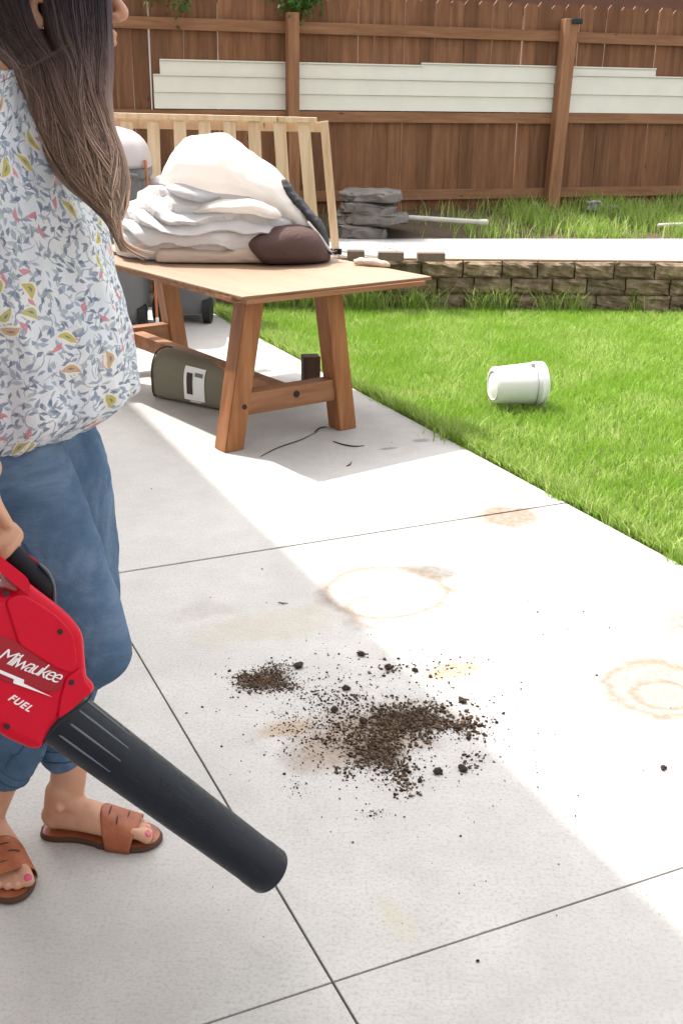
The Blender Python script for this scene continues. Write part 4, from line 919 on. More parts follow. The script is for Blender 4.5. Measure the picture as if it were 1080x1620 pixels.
def clod(px, py, r_, label, m='dirt'):
    bm = bmesh.new(); bmesh.ops.create_icosphere(bm, subdivisions=3, radius=1)
    for v_ in bm.verts:
        k_ = 1 + 0.45 * noise.noise(v_.co * 1.7 + Vector((px, py, 0)) * 0.13) + 0.18 * noise.noise(v_.co * 5 + Vector((px, 0, 0)))
        v_.co = Vector((v_.co.x * 1.25, v_.co.y * 0.9, v_.co.z * 0.72)) * r_ * k_
    o = obj('dirt_clod', bm, mat_simple('clod_soil', (0.05, 0.034, 0.025), 0.95, 0.4, 200, 0.8) if 'clodm' not in MAT else MAT['clodm'], None); MAT['clodm'] = o.data.materials[0]
    p = onz(px, py); o.location = (p[0], p[1], r_ * 0.6); o.rotation_euler = (0, 0, px); return tag(o, label, 'dirt clod', 'clods around the dirt pile')
for a in ((571, 1037, .0095, 'flat grey-brown clod lying alone above the dirt pile'), (472, 1056, .011, 'large clod at the right end of the small upper-left dirt patch'), (547, 1091, .009, 'clod between the small dirt patch and the main dirt pile'),
          (614, 1058, .010, 'crumbly clod at the upper edge, left of the orange dust'), (656, 1062, .0075, 'round dark clod beside the orange dust'), (731, 1111, .009, 'clod sitting above the right end of the dirt pile'),
          (692, 1223, .0095, 'tall dark clod below the right of the dirt pile'), (731, 1219, .0095, 'rightmost round dark clod below the dirt pile'), (574, 1143, .009, 'dark round clod in the middle of the thin dirt'), (529, 1125, .009, 'clod half buried in crumbs left of the middle'),
          (1049, 1216, .006, 'single pebble-like clod near the right picture edge')): clod(*a)
def twig(name, label, pts, r_=0.003):
    bm = bmesh.new(); W_ = [onz(a, b, 0.003) for a, b in pts]; o0 = Vector(W_[0]); tube(bm, [Vector(w__) - o0 for w__ in W_], [r_ * 0.6] + [r_] * (len(pts) - 2) + [r_ * 0.4], seg=6, sub=5)
    o = obj(name, bm, MAT['black'] if r_ > 0.0025 else MAT['bark'], None, True); o.location = o0; tag(o, label, 'twig', 'twigs on the patio')
twig('twig', 'curved black twig on the concrete below the right table leg', [(527, 698), (542, 703), (560, 706), (576, 705)], 0.0034)
twig('twig', 'short hooked twig nearest the table shadow tip', [(548, 737), (553, 735), (556, 730)], 0.003)
twig('twig', 'forked dark twig left of the right table leg foot', [(498, 683), (506, 677), (517, 675)], 0.0045)
twig('twig', 'long thin stem running from the near table leg across the shade', [(412, 722), (440, 708), (475, 696), (504, 682)], 0.0026)
twig('twig', 'tiny curled twig above the small dirt patch', [(440, 953), (447, 954), (456, 954)], 0.002)
twig('twig', 'thin twig lying on the terrace path near the wall top', [tuple(a) for a in ((606, 391), (616, 393), (625, 396))], 0.002)
bpy.data.objects['twig.005'].location = Vector(onz(606, 391, WZ + 0.018))
#%%PERSON
# ------------------------------------------------------------------ leaf blower
def nv(a): a = np.array(a, float); return a / np.linalg.norm(a)
A0 = np.array([-0.439, 1.500, 0.520]); BA = nv([0.631, 0.208, -0.747]); BB = nv([0.563, 0.540, 0.626]); BN = np.cross(BA, BB)
BMAT = Matrix(((BA[0], BB[0], BN[0], A0[0]), (BA[1], BB[1], BN[1], A0[1]), (BA[2], BB[2], BN[2], A0[2]), (0, 0, 0, 1)))
def bl(x, y, z=0.0): return A0 + BA * x + BB * y + BN * z
blow = thing('leaf_blower', 'red and black cordless leaf blower held pointing down at the patio', 'leaf blower'); blow.matrix_world = BMAT
BT = 0.056
def bobj(name, me, mat, par=None, z=0.0, smooth=False):
    o = link(name, me, mat, par or blow, smooth); o.location = (0, 0, z); return o
def rnd(L, r_=0.012, n_=4):     # round the corners of an outline
    out = []; m_ = len(L)
    for i in range(m_):
        p = np.array(L[i], float); a = np.array(L[i - 1], float); b = np.array(L[(i + 1) % m_], float)
        la, lb = np.linalg.norm(a - p), np.linalg.norm(b - p); r1 = min(r_, la * 0.45, lb * 0.45)
        pa = p + (a - p) / la * r1; pb = p + (b - p) / lb * r1
        for t_ in np.linspace(0, 1, n_): out.append(tuple((1 - t_) ** 2 * pa + 2 * t_ * (1 - t_) * p + t_ * t_ * pb))
    return out
outer = [(-0.43, -0.045), (-0.30, -0.082), (-0.235, -0.076), (-0.10, -0.070), (-0.055, -0.069), (-0.016, -0.061), (-0.004, -0.052), (-0.012, -0.030), (-0.013, -0.006), (-0.006, 0.020), (0.004, 0.050), (0.006, 0.064), (-0.006, 0.071), (-0.018, 0.071), (-0.034, 0.086), (-0.068, 0.119), (-0.095, 0.126), (-0.121, 0.128), (-0.19, 0.1265), (-0.36, 0.130), (-0.42, 0.115), (-0.45, 0.04)]
hole = [(-0.196, 0.114), (-0.190, 0.104), (-0.202, 0.090), (-0.24, 0.072), (-0.34, 0.060), (-0.385, 0.075), (-0.375, 0.112)]
bobj('housing', fill_mesh([rnd(outer, 0.014), rnd(hole, 0.012)], BT, 0.016, res=4), MAT['red'], smooth=False)
# bulging scroll of the fan housing
bm = bmesh.new(); prev = None
for z_, k_ in ((-0.072, 0.55), (-0.068, 0.8), (-0.058, 0.95), (-0.04, 1.0), (0.04, 1.0), (0.0565, 0.97), (0.0605, 0.9), (0.0615, 0.6)):
    rc = [bm.verts.new((-0.265 + 0.088 * k_ * math.cos(q), -0.012 + 0.080 * k_ * math.sin(q), z_)) for q in np.linspace(0, 2 * PI, 40, endpoint=False)]
    if prev:
        for j in range(40): bm.faces.new((prev[j], prev[(j + 1) % 40], rc[(j + 1) % 40], rc[j]))
    else: bm.faces.new(rc[::-1])
    prev = rc
bm.faces.new(prev); obj('fan_scroll', bm, MAT['red'], blow, True)
# raised facets on the side
fac = rnd([(-0.20, 0.085), (-0.185, 0.108), (-0.125, 0.114), (-0.085, 0.108), (-0.052, 0.080), (-0.045, 0.06), (-0.075, 0.052), (-0.14, 0.047)], 0.01)
bobj('upper_facet', fill_mesh([fac], 0.004, 0.003), MAT['red'], z=BT + 0.0005)
fac = rnd([(-0.040, 0.078), (-0.022, 0.064), (-0.002, 0.060), (-0.010, 0.018), (-0.018, -0.005), (-0.035, 0.02), (-0.050, 0.052)], 0.006)
bobj('nozzle_facet', fill_mesh([fac], 0.004, 0.003), MAT['red'], z=BT + 0.0005)
pan = rnd([(-0.20, -0.012), (-0.205, 0.030), (-0.15, 0.048), (-0.06, 0.052), (-0.045, 0.040), (-0.05, 0.022), (-0.12, -0.006)], 0.008)
bobj('name_panel', fill_mesh([pan], 0.0016, 0.001), MAT['redpanel'], z=BT + 0.0012)
def btext(name, txt, size, x, y, ang, shear, par, z, off=0.0, mat=None, ext=0.0005, space=1.0):
    me = text_mesh(txt, size, ext, shear, off, space); o = link(name, me, mat or MAT['print'], par)
    o.location = (x, y, z); o.rotation_euler = (0, 0, ang); return o
btext('brand_lettering', 'Milwaukee', 0.031, -0.155, 0.010, math.radians(15), 0.45, blow, BT + 0.0034, -0.0002, space=0.76)
bolt = [(-0.166, -0.008), (-0.113, 0.004), (-0.110, -0.001), (-0.048, 0.0165), (-0.097, 0.0075), (-0.100, 0.012), (-0.160, -0.002)]
bobj('lightning_mark', fill_mesh([bolt], 0.0006, 0.0002, res=0), MAT['print'], z=BT + 0.0034)
btext('series_lettering', 'FUEL', 0.015, -0.100, -0.024, math.radians(5), 0.4, blow, BT + 0.0006, 0.0004, space=1.25)
for x, y in ((-0.104, 0.098), (-0.039, 0.050), (-0.205, 0.093), (-0.075, -0.055)):
    bm = bmesh.new(); bmesh.ops.create_cone(bm, cap_ends=True, segments=16, radius1=0.0042, radius2=0.0042, depth=0.003)
    for v_ in bm.verts: v_.co += Vector((x, y, BT + 0.0045))
    obj('screw_hole', bm, MAT['screw'], blow)
bm = bmesh.new(); tube(bm, [(0.008, 0.060, 0.036), (0.004, 0.044, 0.052), (-0.006, 0.016, 0.0565), (-0.0122, -0.010, 0.0565), (-0.0112, -0.033, 0.053), (-0.004, -0.052, 0.040)], [0.0016] * 6, seg=8); obj('collar_seam', bm, MAT['black'], blow, True)
# vents, battery
bm = bmesh.new()
for i in range(6): box(bm, (-0.275 + 0.0, -0.05 + i * 0.014, 0.0625), (0.07, 0.006, 0.003), None, 0.001)
obj('intake_vent', bm, MAT['black'], blow)
bm = bmesh.new(); box(bm, (-0.485, 0.04, 0), (0.10, 0.085, 0.075), None, 0.008); bt = obj('battery', bm, MAT['blkplastic'], blow)
# grip with trim
bm = bmesh.new(); gp = [(-0.375, 0.140), (-0.33, 0.1455), (-0.28, 0.147), (-0.23, 0.146), (-0.185, 0.143), (-0.15, 0.138), (-0.132, 0.130)]
tube(bm, [(a, b, 0) for a, b in gp], [0.014, 0.0165, 0.0165, 0.0165, 0.017, 0.017, 0.008], rad2=[0.017, 0.019, 0.019, 0.019, 0.021, 0.024, 0.014], seg=20, sub=6, up=(0, 1, 0)); g_ = obj('grip', bm, MAT['grip'], blow, True)
bm = bmesh.new(); tube(bm, [(-0.178, 0.160, 0.006), (-0.160, 0.158, 0.007), (-0.141, 0.148, 0.008), (-0.121, 0.1275, 0.008)], [0.0028, 0.0032, 0.0032, 0.003], rad2=[0.012] * 4, seg=10, up=(0.7, 0.7, 0)); obj('grip_trim', bm, MAT['greyplastic'], g_, True)
bm = bmesh.new(); box(bm, (-0.185, 0.1605, 0.0), (0.03, 0.004, 0.014), None, 0.0015); obj('speed_switch', bm, MAT['redpanel'], g_)
bm = bmesh.new(); tube(bm, [(-0.262, 0.128, 0), (-0.258, 0.116, 0), (-0.245, 0.108, 0)], [0.006, 0.006, 0.004], rad2=[0.009] * 3, seg=10, up=(1, 0, 0)); obj('trigger', bm, MAT['black'], blow, True)
# collar and tube
def revolve(name, prof, mat, par, seg=56, smooth=True):
    bm = bmesh.new(); prev = None
    for x_, r_ in prof:
        rc = [bm.verts.new((x_, 0.003 + r_ * math.cos(q), r_ * math.sin(q))) for q in np.linspace(0, 2 * PI, seg, endpoint=False)]
        if prev:
            for j in range(seg): bm.faces.new((prev[j], prev[(j + 1) % seg], rc[(j + 1) % seg], rc[j]))
        prev = rc
    return obj(name, bm, mat, par, smooth)
nz_ = revolve('nozzle_tube', [(-0.03, 0.048), (0.005, 0.0485), (0.012, 0.0465), (0.10, 0.0455), (0.30, 0.0430), (0.46, 0.0415), (0.468, 0.0425), (0.503, 0.0425), (0.506, 0.041), (0.506, 0.0385), (0.500, 0.0380), (0.30, 0.0395), (0.0, 0.042)], MAT['tubep'], blow)
for an in (62, 92, 122, 30):
    q = math.radians(an); bm = bmesh.new(); tube(bm, [(0.004, 0.003 + 0.0462 * math.cos(q), 0.0462 * math.sin(q)), (0.05, 0.003 + 0.0458 * math.cos(q), 0.0458 * math.sin(q)), (0.115, 0.003 + 0.0447 * math.cos(q), 0.0447 * math.sin(q))], [0.0016, 0.0018, 0.0010], seg=8); obj('rib', bm, MAT['greyplastic'], nz_, True)
me = text_mesh('Milwaukee', 0.034, 0.0012, 0.25, 0.0); 
for v_ in me.vertices:       # wrap onto the tube
    x, y, z_ = v_.co; r_ = 0.0446 + (0.0003 if z_ > 0 else -0.002); an = math.radians(88) - (y - 0.01) / 0.043
    v_.co = (0.185 + x, 0.003 + (r_ - (x * 0.0125)) * math.cos(an), (r_ - x * 0.0125) * math.sin(an))
link('embossed_lettering', me, MAT['emboss'], nz_)

# ------------------------------------------------------------------ woman
per = thing('person', 'person in floral blouse and cropped jeans holding the leaf blower, face turned away', 'person', (-0.60, 1.92, 0)); per.name = 'person'
PO = np.array(per.location)
def L_(p): return np.array(p, float) - PO
def LL(ps): return [L_(p) for p in ps]
body = bmesh.new()
def bt_(pts, rad, rad2=None, up=(0, 0, 1), seg=20, sub=6): tube(body, LL(pts), rad, seg=seg, sub=sub, rad2=rad2, up=up)
# head: cross sections stacked upward along the face profile; +x is forward
HO = np.array([-0.470, 1.95, 1.548])
prof = [(-0.092, 0.030, -0.020, 0.022), (-0.080, 0.066, -0.030, 0.034), (-0.070, 0.083, -0.040, 0.042), (-0.058, 0.0885, -0.050, 0.048), (-0.045, 0.083, -0.058, 0.052), (-0.036, 0.090, -0.062, 0.055), (-0.029, 0.088, -0.066, 0.057), (-0.022, 0.0925, -0.070, 0.059), (-0.012, 0.0885, -0.074, 0.061), (0.0, 0.090, -0.080, 0.063), (0.02, 0.0885, -0.088, 0.067), (0.042, 0.084, -0.095, 0.070), (0.056, 0.089, -0.098, 0.072), (0.075, 0.092, -0.099, 0.073), (0.10, 0.088, -0.094, 0.070), (0.125, 0.072, -0.080, 0.060), (0.145, 0.045, -0.056, 0.042), (0.157, 0.012, -0.022, 0.016)]
PR = catmull(np.array(prof), 3); prev = None
tilt = math.radians(-6)
def hd(x, y, z): 
    return HO + np.array([x * math.cos(tilt) - z * math.sin(-tilt) * -1 * 0 + z * math.sin(tilt) * 0 + (x * 0), y, z + x * math.sin(tilt)]) 
for z_, xf, xb, hw in PR:
    rc = []; xm = (xf + xb) / 2 - 0.012
    for j in range(36):
        q = 2 * PI * j / 36; c_, s_ = math.cos(q), math.sin(q)
        X = xm + (xf - xm) * c_ if c_ > 0 else xm + (xm - xb) * c_
        e = 0.92 if c_ > 0 else 1.0; Yv = math.copysign(abs(s_) ** e, s_) * hw * (1 - 0.16 * max(c_, 0) ** 2)
        rc.append(body.verts.new(L_(hd(X, Yv, z_))))
    if prev:
        for j in range(36): body.faces.new((prev[j], prev[(j + 1) % 36], rc[(j + 1) % 36], rc[j]))
    else: body.faces.new(rc[::-1])
    prev = rc
body.faces.new(prev)
bt_([hd(0.088, 0, 0.045), hd(0.098, 0, 0.028), hd(0.108, 0, 0.012), hd(0.100, 0, 0.003)], [0.007, 0.009, 0.010, 0.007], [0.006, 0.008, 0.0115, 0.010], up=(1, 0, 0), seg=12)
for s_ in (-1, 1): bt_([hd(0.094, 0.011 * s_, 0.006), hd(0.100, 0.010 * s_, 0.005)], [0.0055, 0.005], seg=8, sub=3)
bt_([hd(0.082, -0.022, -0.0225), hd(0.0915, 0, -0.021), hd(0.082, 0.022, -0.0225)], [0.004, 0.006, 0.004], seg=8)
bt_([hd(0.081, -0.020, -0.033), hd(0.090, 0, -0.0345), hd(0.081, 0.020, -0.033)], [0.004, 0.0065, 0.004], seg=8)
# ears
for s_ in (-1, 1):
    ec = lambda x, z_, o=0.0: hd(-0.006 + x, s_ * (0.083 + o), z_ - 0.004)
    bt_([ec(0.008, 0.012, 0.006), ec(0.006, 0.028, 0.010), ec(-0.010, 0.037, 0.013), ec(-0.022, 0.026, 0.015), ec(-0.020, 0.004, 0.013), ec(-0.008, -0.012, 0.010), ec(0.001, -0.024, 0.007), ec(0.005, -0.012, 0.006)], [0.003, 0.0035, 0.0038, 0.004, 0.004, 0.004, 0.006, 0.004], seg=8, sub=4)
    bt_([ec(-0.004, 0.022, 0.004), ec(-0.008, 0.004, 0.004), ec(0.0, -0.010, 0.004)], [0.009, 0.008, 0.006], [0.004] * 3, up=(1, 0, 0), seg=10)
# neck and torso
bt_([(-0.585, 1.95, 1.36), (-0.562, 1.95, 1.42), (-0.535, 1.95, 1.475), (-0.505, 1.95, 1.53)], [0.062, 0.056, 0.053, 0.055], [0.075, 0.058, 0.052, 0.052], up=(1, 0, 0))
bt_([(-0.615, 1.95, 0.90), (-0.60, 1.95, 0.98), (-0.59, 1.95, 1.10), (-0.585, 1.95, 1.22), (-0.59, 1.95, 1.33), (-0.59, 1.95, 1.40)], [0.085, 0.088, 0.088, 0.098, 0.092, 0.055], [0.12, 0.135, 0.120, 0.135, 0.150, 0.10], up=(1, 0, 0), seg=26)
# arms
SR = (-0.600, 1.785, 1.355); ER = (-0.665, 1.70, 1.085); WR = tuple(bl(-0.335, 0.215, 0.004))
bt_([(-0.59, 1.86, 1.37), SR, tuple((np.array(SR) + np.array(ER)) / 2), ER], [0.05, 0.047, 0.041, 0.036]); bt_([ER, tuple((np.array(ER) * 0.6 + np.array(WR) * 0.4)), WR], [0.037, 0.036, 0.024], [0.037, 0.034, 0.028])
SL = (-0.600, 2.115, 1.355); EL = (-0.64, 2.16, 1.09); WL = (-0.575, 2.14, 0.87)
bt_([(-0.59, 2.04, 1.37), SL, tuple((np.array(SL) + np.array(EL)) / 2), EL], [0.05, 0.047, 0.041, 0.036]); bt_([EL, tuple((np.array(EL) * 0.6 + np.array(WL) * 0.4)), WL], [0.037, 0.036, 0.024])
# right hand closed on the grip (blower frame): palm above, fingers wrapping over the near side and under
bt_([WR, tuple(bl(-0.315, 0.196, 0.010)), tuple(bl(-0.292, 0.181, 0.018)), tuple(bl(-0.262, 0.172, 0.024))], [0.022, 0.018, 0.015, 0.011], [0.028, 0.036, 0.040, 0.034], up=tuple(BB), seg=18)
for i, (x, ln) in enumerate(((-0.238, 1.0), (-0.259, 1.06), (-0.280, 1.0), (-0.300, 0.86))):
    bt_([bl(x - 0.012, 0.176, 0.020), bl(x, 0.170, 0.028 + 0.001 * i), bl(x + 0.001, 0.152, 0.033), bl(x + 0.001, 0.134, 0.029), bl(x + 0.001, 0.1215, 0.016 * ln), bl(x, 0.1185, 0.000), bl(x, 0.1195, -0.010 * ln)], [0.0085, 0.0095, 0.0088, 0.0088, 0.0078, 0.0074, 0.0062], seg=12)
bt_([bl(-0.312, 0.186, -0.012), bl(-0.288, 0.176, -0.020), bl(-0.262, 0.168, -0.016), bl(-0.238, 0.1655, -0.008), bl(-0.222, 0.1635, -0.002)], [0.013, 0.0125, 0.0105, 0.0095, 0.0072], seg=12)
# left hand hanging, relaxed
WLv = np.array(WL); bt_([WLv, WLv + (0.008, 0, -0.035), WLv + (0.018, 0, -0.075)], [0.015, 0.014, 0.010], [0.024, 0.036, 0.036], up=(0, 1, 0))
for i, (o_, ln) in enumerate(((0.026, 0.9), (0.009, 1.0), (-0.009, 0.95), (-0.026, 0.78))):
    b0 = WLv + (0.018 + o_ * 0.9, 0, -0.075); bt_([b0, b0 + (0.004, -0.006, -0.030 * ln), b0 + (0.004, -0.020, -0.055 * ln), b0 + (0.002, -0.036, -0.070 * ln)], [0.009, 0.0085, 0.0078, 0.0062], seg=10)
bt_([WLv + (0.030, -0.005, -0.025), WLv + (0.052, -0.014, -0.050), WLv + (0.056, -0.020, -0.080)], [0.012, 0.010, 0.0075], seg=10)
# legs
HR = (-0.60, 1.865, 0.86); KR = (-0.444, 1.800, 0.485); AR = (-0.690, 1.845, 0.088)
HL_ = (-0.60, 2.045, 0.86); KL = (-0.515, 2.005, 0.475); AL = (-0.553, 1.905, 0.085)
def mid(a, b, t_, off=(0, 0, 0)): return tuple(np.array(a) * (1 - t_) + np.array(b) * t_ + np.array(off))
bt_([HR, mid(HR, KR, 0.5, (0.01, 0, 0)), KR], [0.06, 0.052, 0.042], up=(1, 0, 0)); bt_([KR, (-0.522, 1.808, 0.408), (-0.584, 1.821, 0.305), (-0.640, 1.833, 0.20), AR], [0.040, 0.034, 0.032, 0.032, 0.031], up=(1, 0, 0))
bt_([HL_, mid(HL_, KL, 0.5), KL], [0.06, 0.052, 0.042], up=(1, 0, 0)); bt_([KL, mid(KL, AL, 0.35, (-0.02, 0, 0)), mid(KL, AL, 0.78), AL], [0.042, 0.042, 0.037, 0.036], [0.042, 0.04, 0.034, 0.031], up=(1, 0, 0))
# feet: frame origin at the heel on the ground
def foot(heel, toe, side, nails, sand_label):
    h = np.array(heel, float); X = nv(np.array(toe, float) - h); Yl = np.array([-X[1], X[0], 0.0]); Ln = np.linalg.norm(np.array(toe) - h); Z0 = 0.014
    k_ = Ln / 0.245
    def P(x, y, z_): return h + X * x * k_ + Yl * y * k_ + np.array([0, 0, Z0 + z_])
    s_ = side  # +1: big toe towards +Yl
    bt_([P(0.022, 0, 0.028), P(0.045, 0, 0.032), P(0.085, 0.002 * s_, 0.036), P(0.125, 0.004 * s_, 0.030), P(0.165, 0.004 * s_, 0.020), P(0.190, 0.002 * s_, 0.013)], [0.026, 0.031, 0.035, 0.029, 0.019, 0.011], [0.023, 0.028, 0.031, 0.036, 0.041, 0.036], up=(0, 0, 1), seg=22)
    # heel, instep and ankle bones
    bt_([P(0.030, 0, 0.026), P(0.038, 0, 0.055), P(0.046, 0, 0.085)], [0.027, 0.031, 0.034], [0.026, 0.027, 0.029], up=tuple(X))
    bt_([P(0.055, 0, 0.075), P(0.085, 0.003 * s_, 0.055), P(0.125, 0.006 * s_, 0.038)], [0.022, 0.018, 0.014], [0.026, 0.026, 0.024])
    for q in (-1, 1): bt_([P(0.046, q * 0.028, 0.070), P(0.050, q * 0.029, 0.064)], [0.009, 0.008], seg=10, sub=3)
    toes = [(0.028, 0.0125, 0.235, 0.0), (0.008, 0.0085, 0.232, 0.2), (-0.008, 0.0080, 0.224, 0.3), (-0.022, 0.0076, 0.213, 0.4), (-0.0345, 0.0072, 0.200, 0.5)]
    for i, (y, r_, xt, cu) in enumerate(toes):
        x0 = 0.178 - 0.004 * i; y = y * s_
        bt_([P(x0 - 0.01, y * 0.92, 0.014), P((x0 + xt) / 2, y, r_ + 0.007 - 0.001 * i), P(xt - r_ * 0.6, y, r_ * 0.9)], [r_ * 0.95, r_ * 0.92, r_ * 0.96], [r_ * 1.0, r_ * 1.0, r_ * 1.08], seg=12)
        bm = bmesh.new(); cN = P(xt - r_ * 0.35, y, r_ * 1.85)
        g = bmesh.ops.create_icosphere(bm, subdivisions=2, radius=1)['verts']
        sl = nv(X * 1.0 + np.array([0, 0, -0.75])); up_ = nv(np.cross(sl, Yl) * -1)
        if up_[2] < 0: up_ = -up_
        for v_ in g: v_.co = Vector(L_(cN - np.array([0, 0, 0.0016])) + sl * v_.co.x * r_ * 0.62 + Yl * v_.co.y * r_ * 0.66 + up_ * v_.co.z * 0.0018)
        o = obj('toenail', bm, MAT['nail'] if i == 0 else MAT['nailp'], per, True)
    # sandal sole
    out = [(-0.004, 0.0), (0.004, 0.026), (0.03, 0.036), (0.08, 0.034), (0.13, 0.041), (0.18, 0.047), (0.215, 0.042), (0.243, 0.022), (0.252, 0.0), (0.245, -0.024), (0.222, -0.042), (0.18, -0.048), (0.13, -0.041), (0.08, -0.031), (0.03, -0.034), (0.004, -0.026)]
    op = catmull(np.array(out + [out[0]]), 4)[:-1]
    bm = bmesh.new(); prev = None
    for z_, k2 in ((0.0005, 0.97), (0.004, 1.0), (0.009, 1.0), (0.0125, 0.985), (0.0135, 0.96)):
        rc = [bm.verts.new(L_(P(0.125 + (a - 0.125) * k2, b * k2 + 0.003 * s_ * (a > 0.12), z_ - Z0))) for a, b in op]
        if prev:
            for j in range(len(rc)): bm.faces.new((prev[j], prev[(j + 1) % len(rc)], rc[(j + 1) % len(rc)], rc[j]))
        else: bm.faces.new(rc[::-1])
        prev = rc
    bm.faces.new(prev); so = obj('sandal', bm, MAT['sole'], per)
    bm = bmesh.new(); top_ = [bm.verts.new(L_(P(0.125 + (a - 0.125) * 0.955, b * 0.955 + 0.003 * s_ * (a > 0.12), 0.0142 - Z0))) for a, b in op]; bm.faces.new(top_); obj('insole', bm, MAT['leather'], so)
    # upper strap: arched band with two slots, thick
    def band(x0, x1, y0, y1, lift, name, th=0.0028):
        bm = bmesh.new(); nx, ny = 12, 20; gr = []
        for lay in (0, 1):
            g = []
            for i in range(nx + 1):
                row = []
                for j in range(ny + 1):
                    u = j / ny; a = PI * (y0 + (y1 - y0) * u); xx = x0(u) + (x1(u) - x0(u)) * i / nx
                    tt = min(max((xx - 0.10) / 0.10, 0), 1); hh = 0.080 * (1 - tt) + 0.041 * tt + lift; ww = (0.043 * (1 - tt) + 0.0505 * tt) + (0.001 if lay else -0.001)
                    row.append(bm.verts.new(L_(P(xx, -s_ * math.copysign(abs(math.cos(a)) ** 0.75, math.cos(a)) * ww + 0.003 * s_, -0.012 + (hh + lay * th) * abs(math.sin(a)) ** 0.8))))
                g.append(row)
            gr.append(g)
        for lay, g in enumerate(gr):
            for i in range(nx):
                for j in range(ny): bm.faces.new((g[i][j], g[i + 1][j], g[i + 1][j + 1], g[i][j + 1]))
        a, b = gr
        for i in range(nx):
            for j in (0, ny): bm.faces.new((a[i][j], a[i + 1][j], b[i + 1][j], b[i][j]))
        for j in range(ny):
            for i in (0, nx): bm.faces.new((a[i][j], a[i][j + 1], b[i][j + 1], b[i][j]))
        return obj(name, bm, MAT['leather'], so, True)
    band(lambda u: 0.128 + 0.018 * abs(2 * u - 1) , lambda u: 0.196 + 0.010 * math.sin(PI * u) , 0, 1, 0.0, 'strap')
    for xs, u0, u1 in ((0.146, 0.40, 0.56), (0.163, 0.52, 0.66), (0.182, 0.36, 0.50)):
        pts = []
        for u in np.linspace(u0, u1, 6):
            a = PI * u; tt = min(max((xs - 0.10) / 0.10, 0), 1); hh = 0.080 * (1 - tt) + 0.041 * tt + 0.0028; ww = 0.043 * (1 - tt) + 0.0505 * tt + 0.001
            pts.append(L_(P(xs + (u - 0.5) * 0.03, -s_ * math.copysign(abs(math.cos(a)) ** 0.75, math.cos(a)) * ww + 0.003 * s_, -0.012 + hh * abs(math.sin(a)) ** 0.8)))
        bm = bmesh.new(); tube(bm, pts, [0.0006, 0.0016, 0.0018, 0.0018, 0.0016, 0.0006], seg=6, sub=2); obj('strap_slot', bm, MAT['sole'], so, True)
    return so
foot((-0.605, 1.905, 0), (-0.362, 1.880, 0), -1, None, '')
foot((-0.722, 1.897, 0), (-0.600, 1.690, 0), +1, None, '')
bo = obj('body', body, MAT['skin'], per); remesh(bo, 0.0034, 3, 0.5)
bo.data.materials.clear(); bo.data.materials.append(MAT['skin'])
# eyes
for s_ in (-1, 1):
    bm = bmesh.new(); bmesh.ops.create_uvsphere(bm, u_segments=16, v_segments=10, radius=0.0115)
    for v_ in bm.verts: v_.co += Vector(L_(hd(0.0765, s_ * 0.030, 0.038)))
    obj('eye', bm, MAT['eye'], per, True)
    bm = bmesh.new(); tube(bm, LL([hd(0.088, s_ * 0.012, 0.060), hd(0.088, s_ * 0.028, 0.065), hd(0.075, s_ * 0.046, 0.061)]), [0.002, 0.0026, 0.0015], seg=8); obj('eyebrow', bm, MAT['hair'], per, True)
bm = bmesh.new(); bmesh.ops.create_uvsphere(bm, u_segments=12, v_segments=8, radius=0.003)
for v_ in bm.verts: v_.co += Vector(L_(hd(-0.004, -0.078, -0.026)))
obj('earring', bm, mat_simple('silver', (0.8, 0.8, 0.78), 0.15, metal=1.0), per, True)

# jeans
def fold(p, s1, amp): return amp * (1 - 2 * abs(noise.noise(Vector(p) * s1)))
jb = bmesh.new()
def jt(pts, rad, rad2=None, seg=26, sub=8, up=(1, 0, 0), cap=True): tube(jb, LL(pts), rad, seg=seg, sub=sub, rad2=rad2, up=up, cap=cap)
jt([(-0.610, 1.95, 0.985), (-0.612, 1.95, 0.90), (-0.615, 1.95, 0.83), (-0.605, 1.95, 0.775)], [0.095, 0.115, 0.120, 0.085], [0.135, 0.160, 0.168, 0.13])
jt([(-0.612, 1.866, 0.86), (-0.575, 1.862, 0.77), (-0.520, 1.842, 0.66), (-0.470, 1.818, 0.55), (-0.442, 1.802, 0.475)], [0.098, 0.098, 0.083, 0.069, 0.060], [0.085, 0.086, 0.078, 0.068, 0.061])
jt([(-0.442, 1.802, 0.475), (-0.520, 1.808, 0.408), (-0.580, 1.820, 0.31), (-0.638, 1.832, 0.205)], [0.060, 0.051, 0.048, 0.044], [0.060, 0.055, 0.050, 0.045])
jt([(-0.600, 2.035, 0.86), (-0.560, 2.035, 0.76), (-0.530, 2.02, 0.63), (-0.512, 2.005, 0.50), (-0.515, 2.0, 0.46)], [0.098, 0.100, 0.088, 0.073, 0.067], [0.085, 0.09, 0.080, 0.07, 0.066])
jt([(-0.515, 2.0, 0.47), (-0.535, 1.975, 0.36), (-0.552, 1.945, 0.26), (-0.556, 1.925, 0.178)], [0.066, 0.058, 0.049, 0.044], [0.065, 0.058, 0.049, 0.044])
jo = obj('jeans', jb, MAT['denim'], per); remesh(jo, 0.0055, 5, 0.6)
KRl = Vector(L_(KR)); 
for v_ in jo.data.vertices:
    p = v_.co; kn = math.exp(-((p - Vector(L_((-0.50, 1.80, 0.44)))).length / 0.09) ** 2) + 0.45 * math.exp(-((p - Vector(L_((-0.55, 1.82, 0.80)))).length / 0.10) ** 2) + 0.8 * math.exp(-((p.z - 0.24) / 0.09) ** 2)
    q = Vector((p.x * 0.7, p.y * 0.7, p.z * 2.1)); v_.co = p + v_.normal * (fold(q, 14, 0.0075) * min(kn, 1.1) + fold(q + Vector((3, 1, 0)), 7, 0.004) + fold(q + Vector((7, 1, 2)), 30, 0.0013))
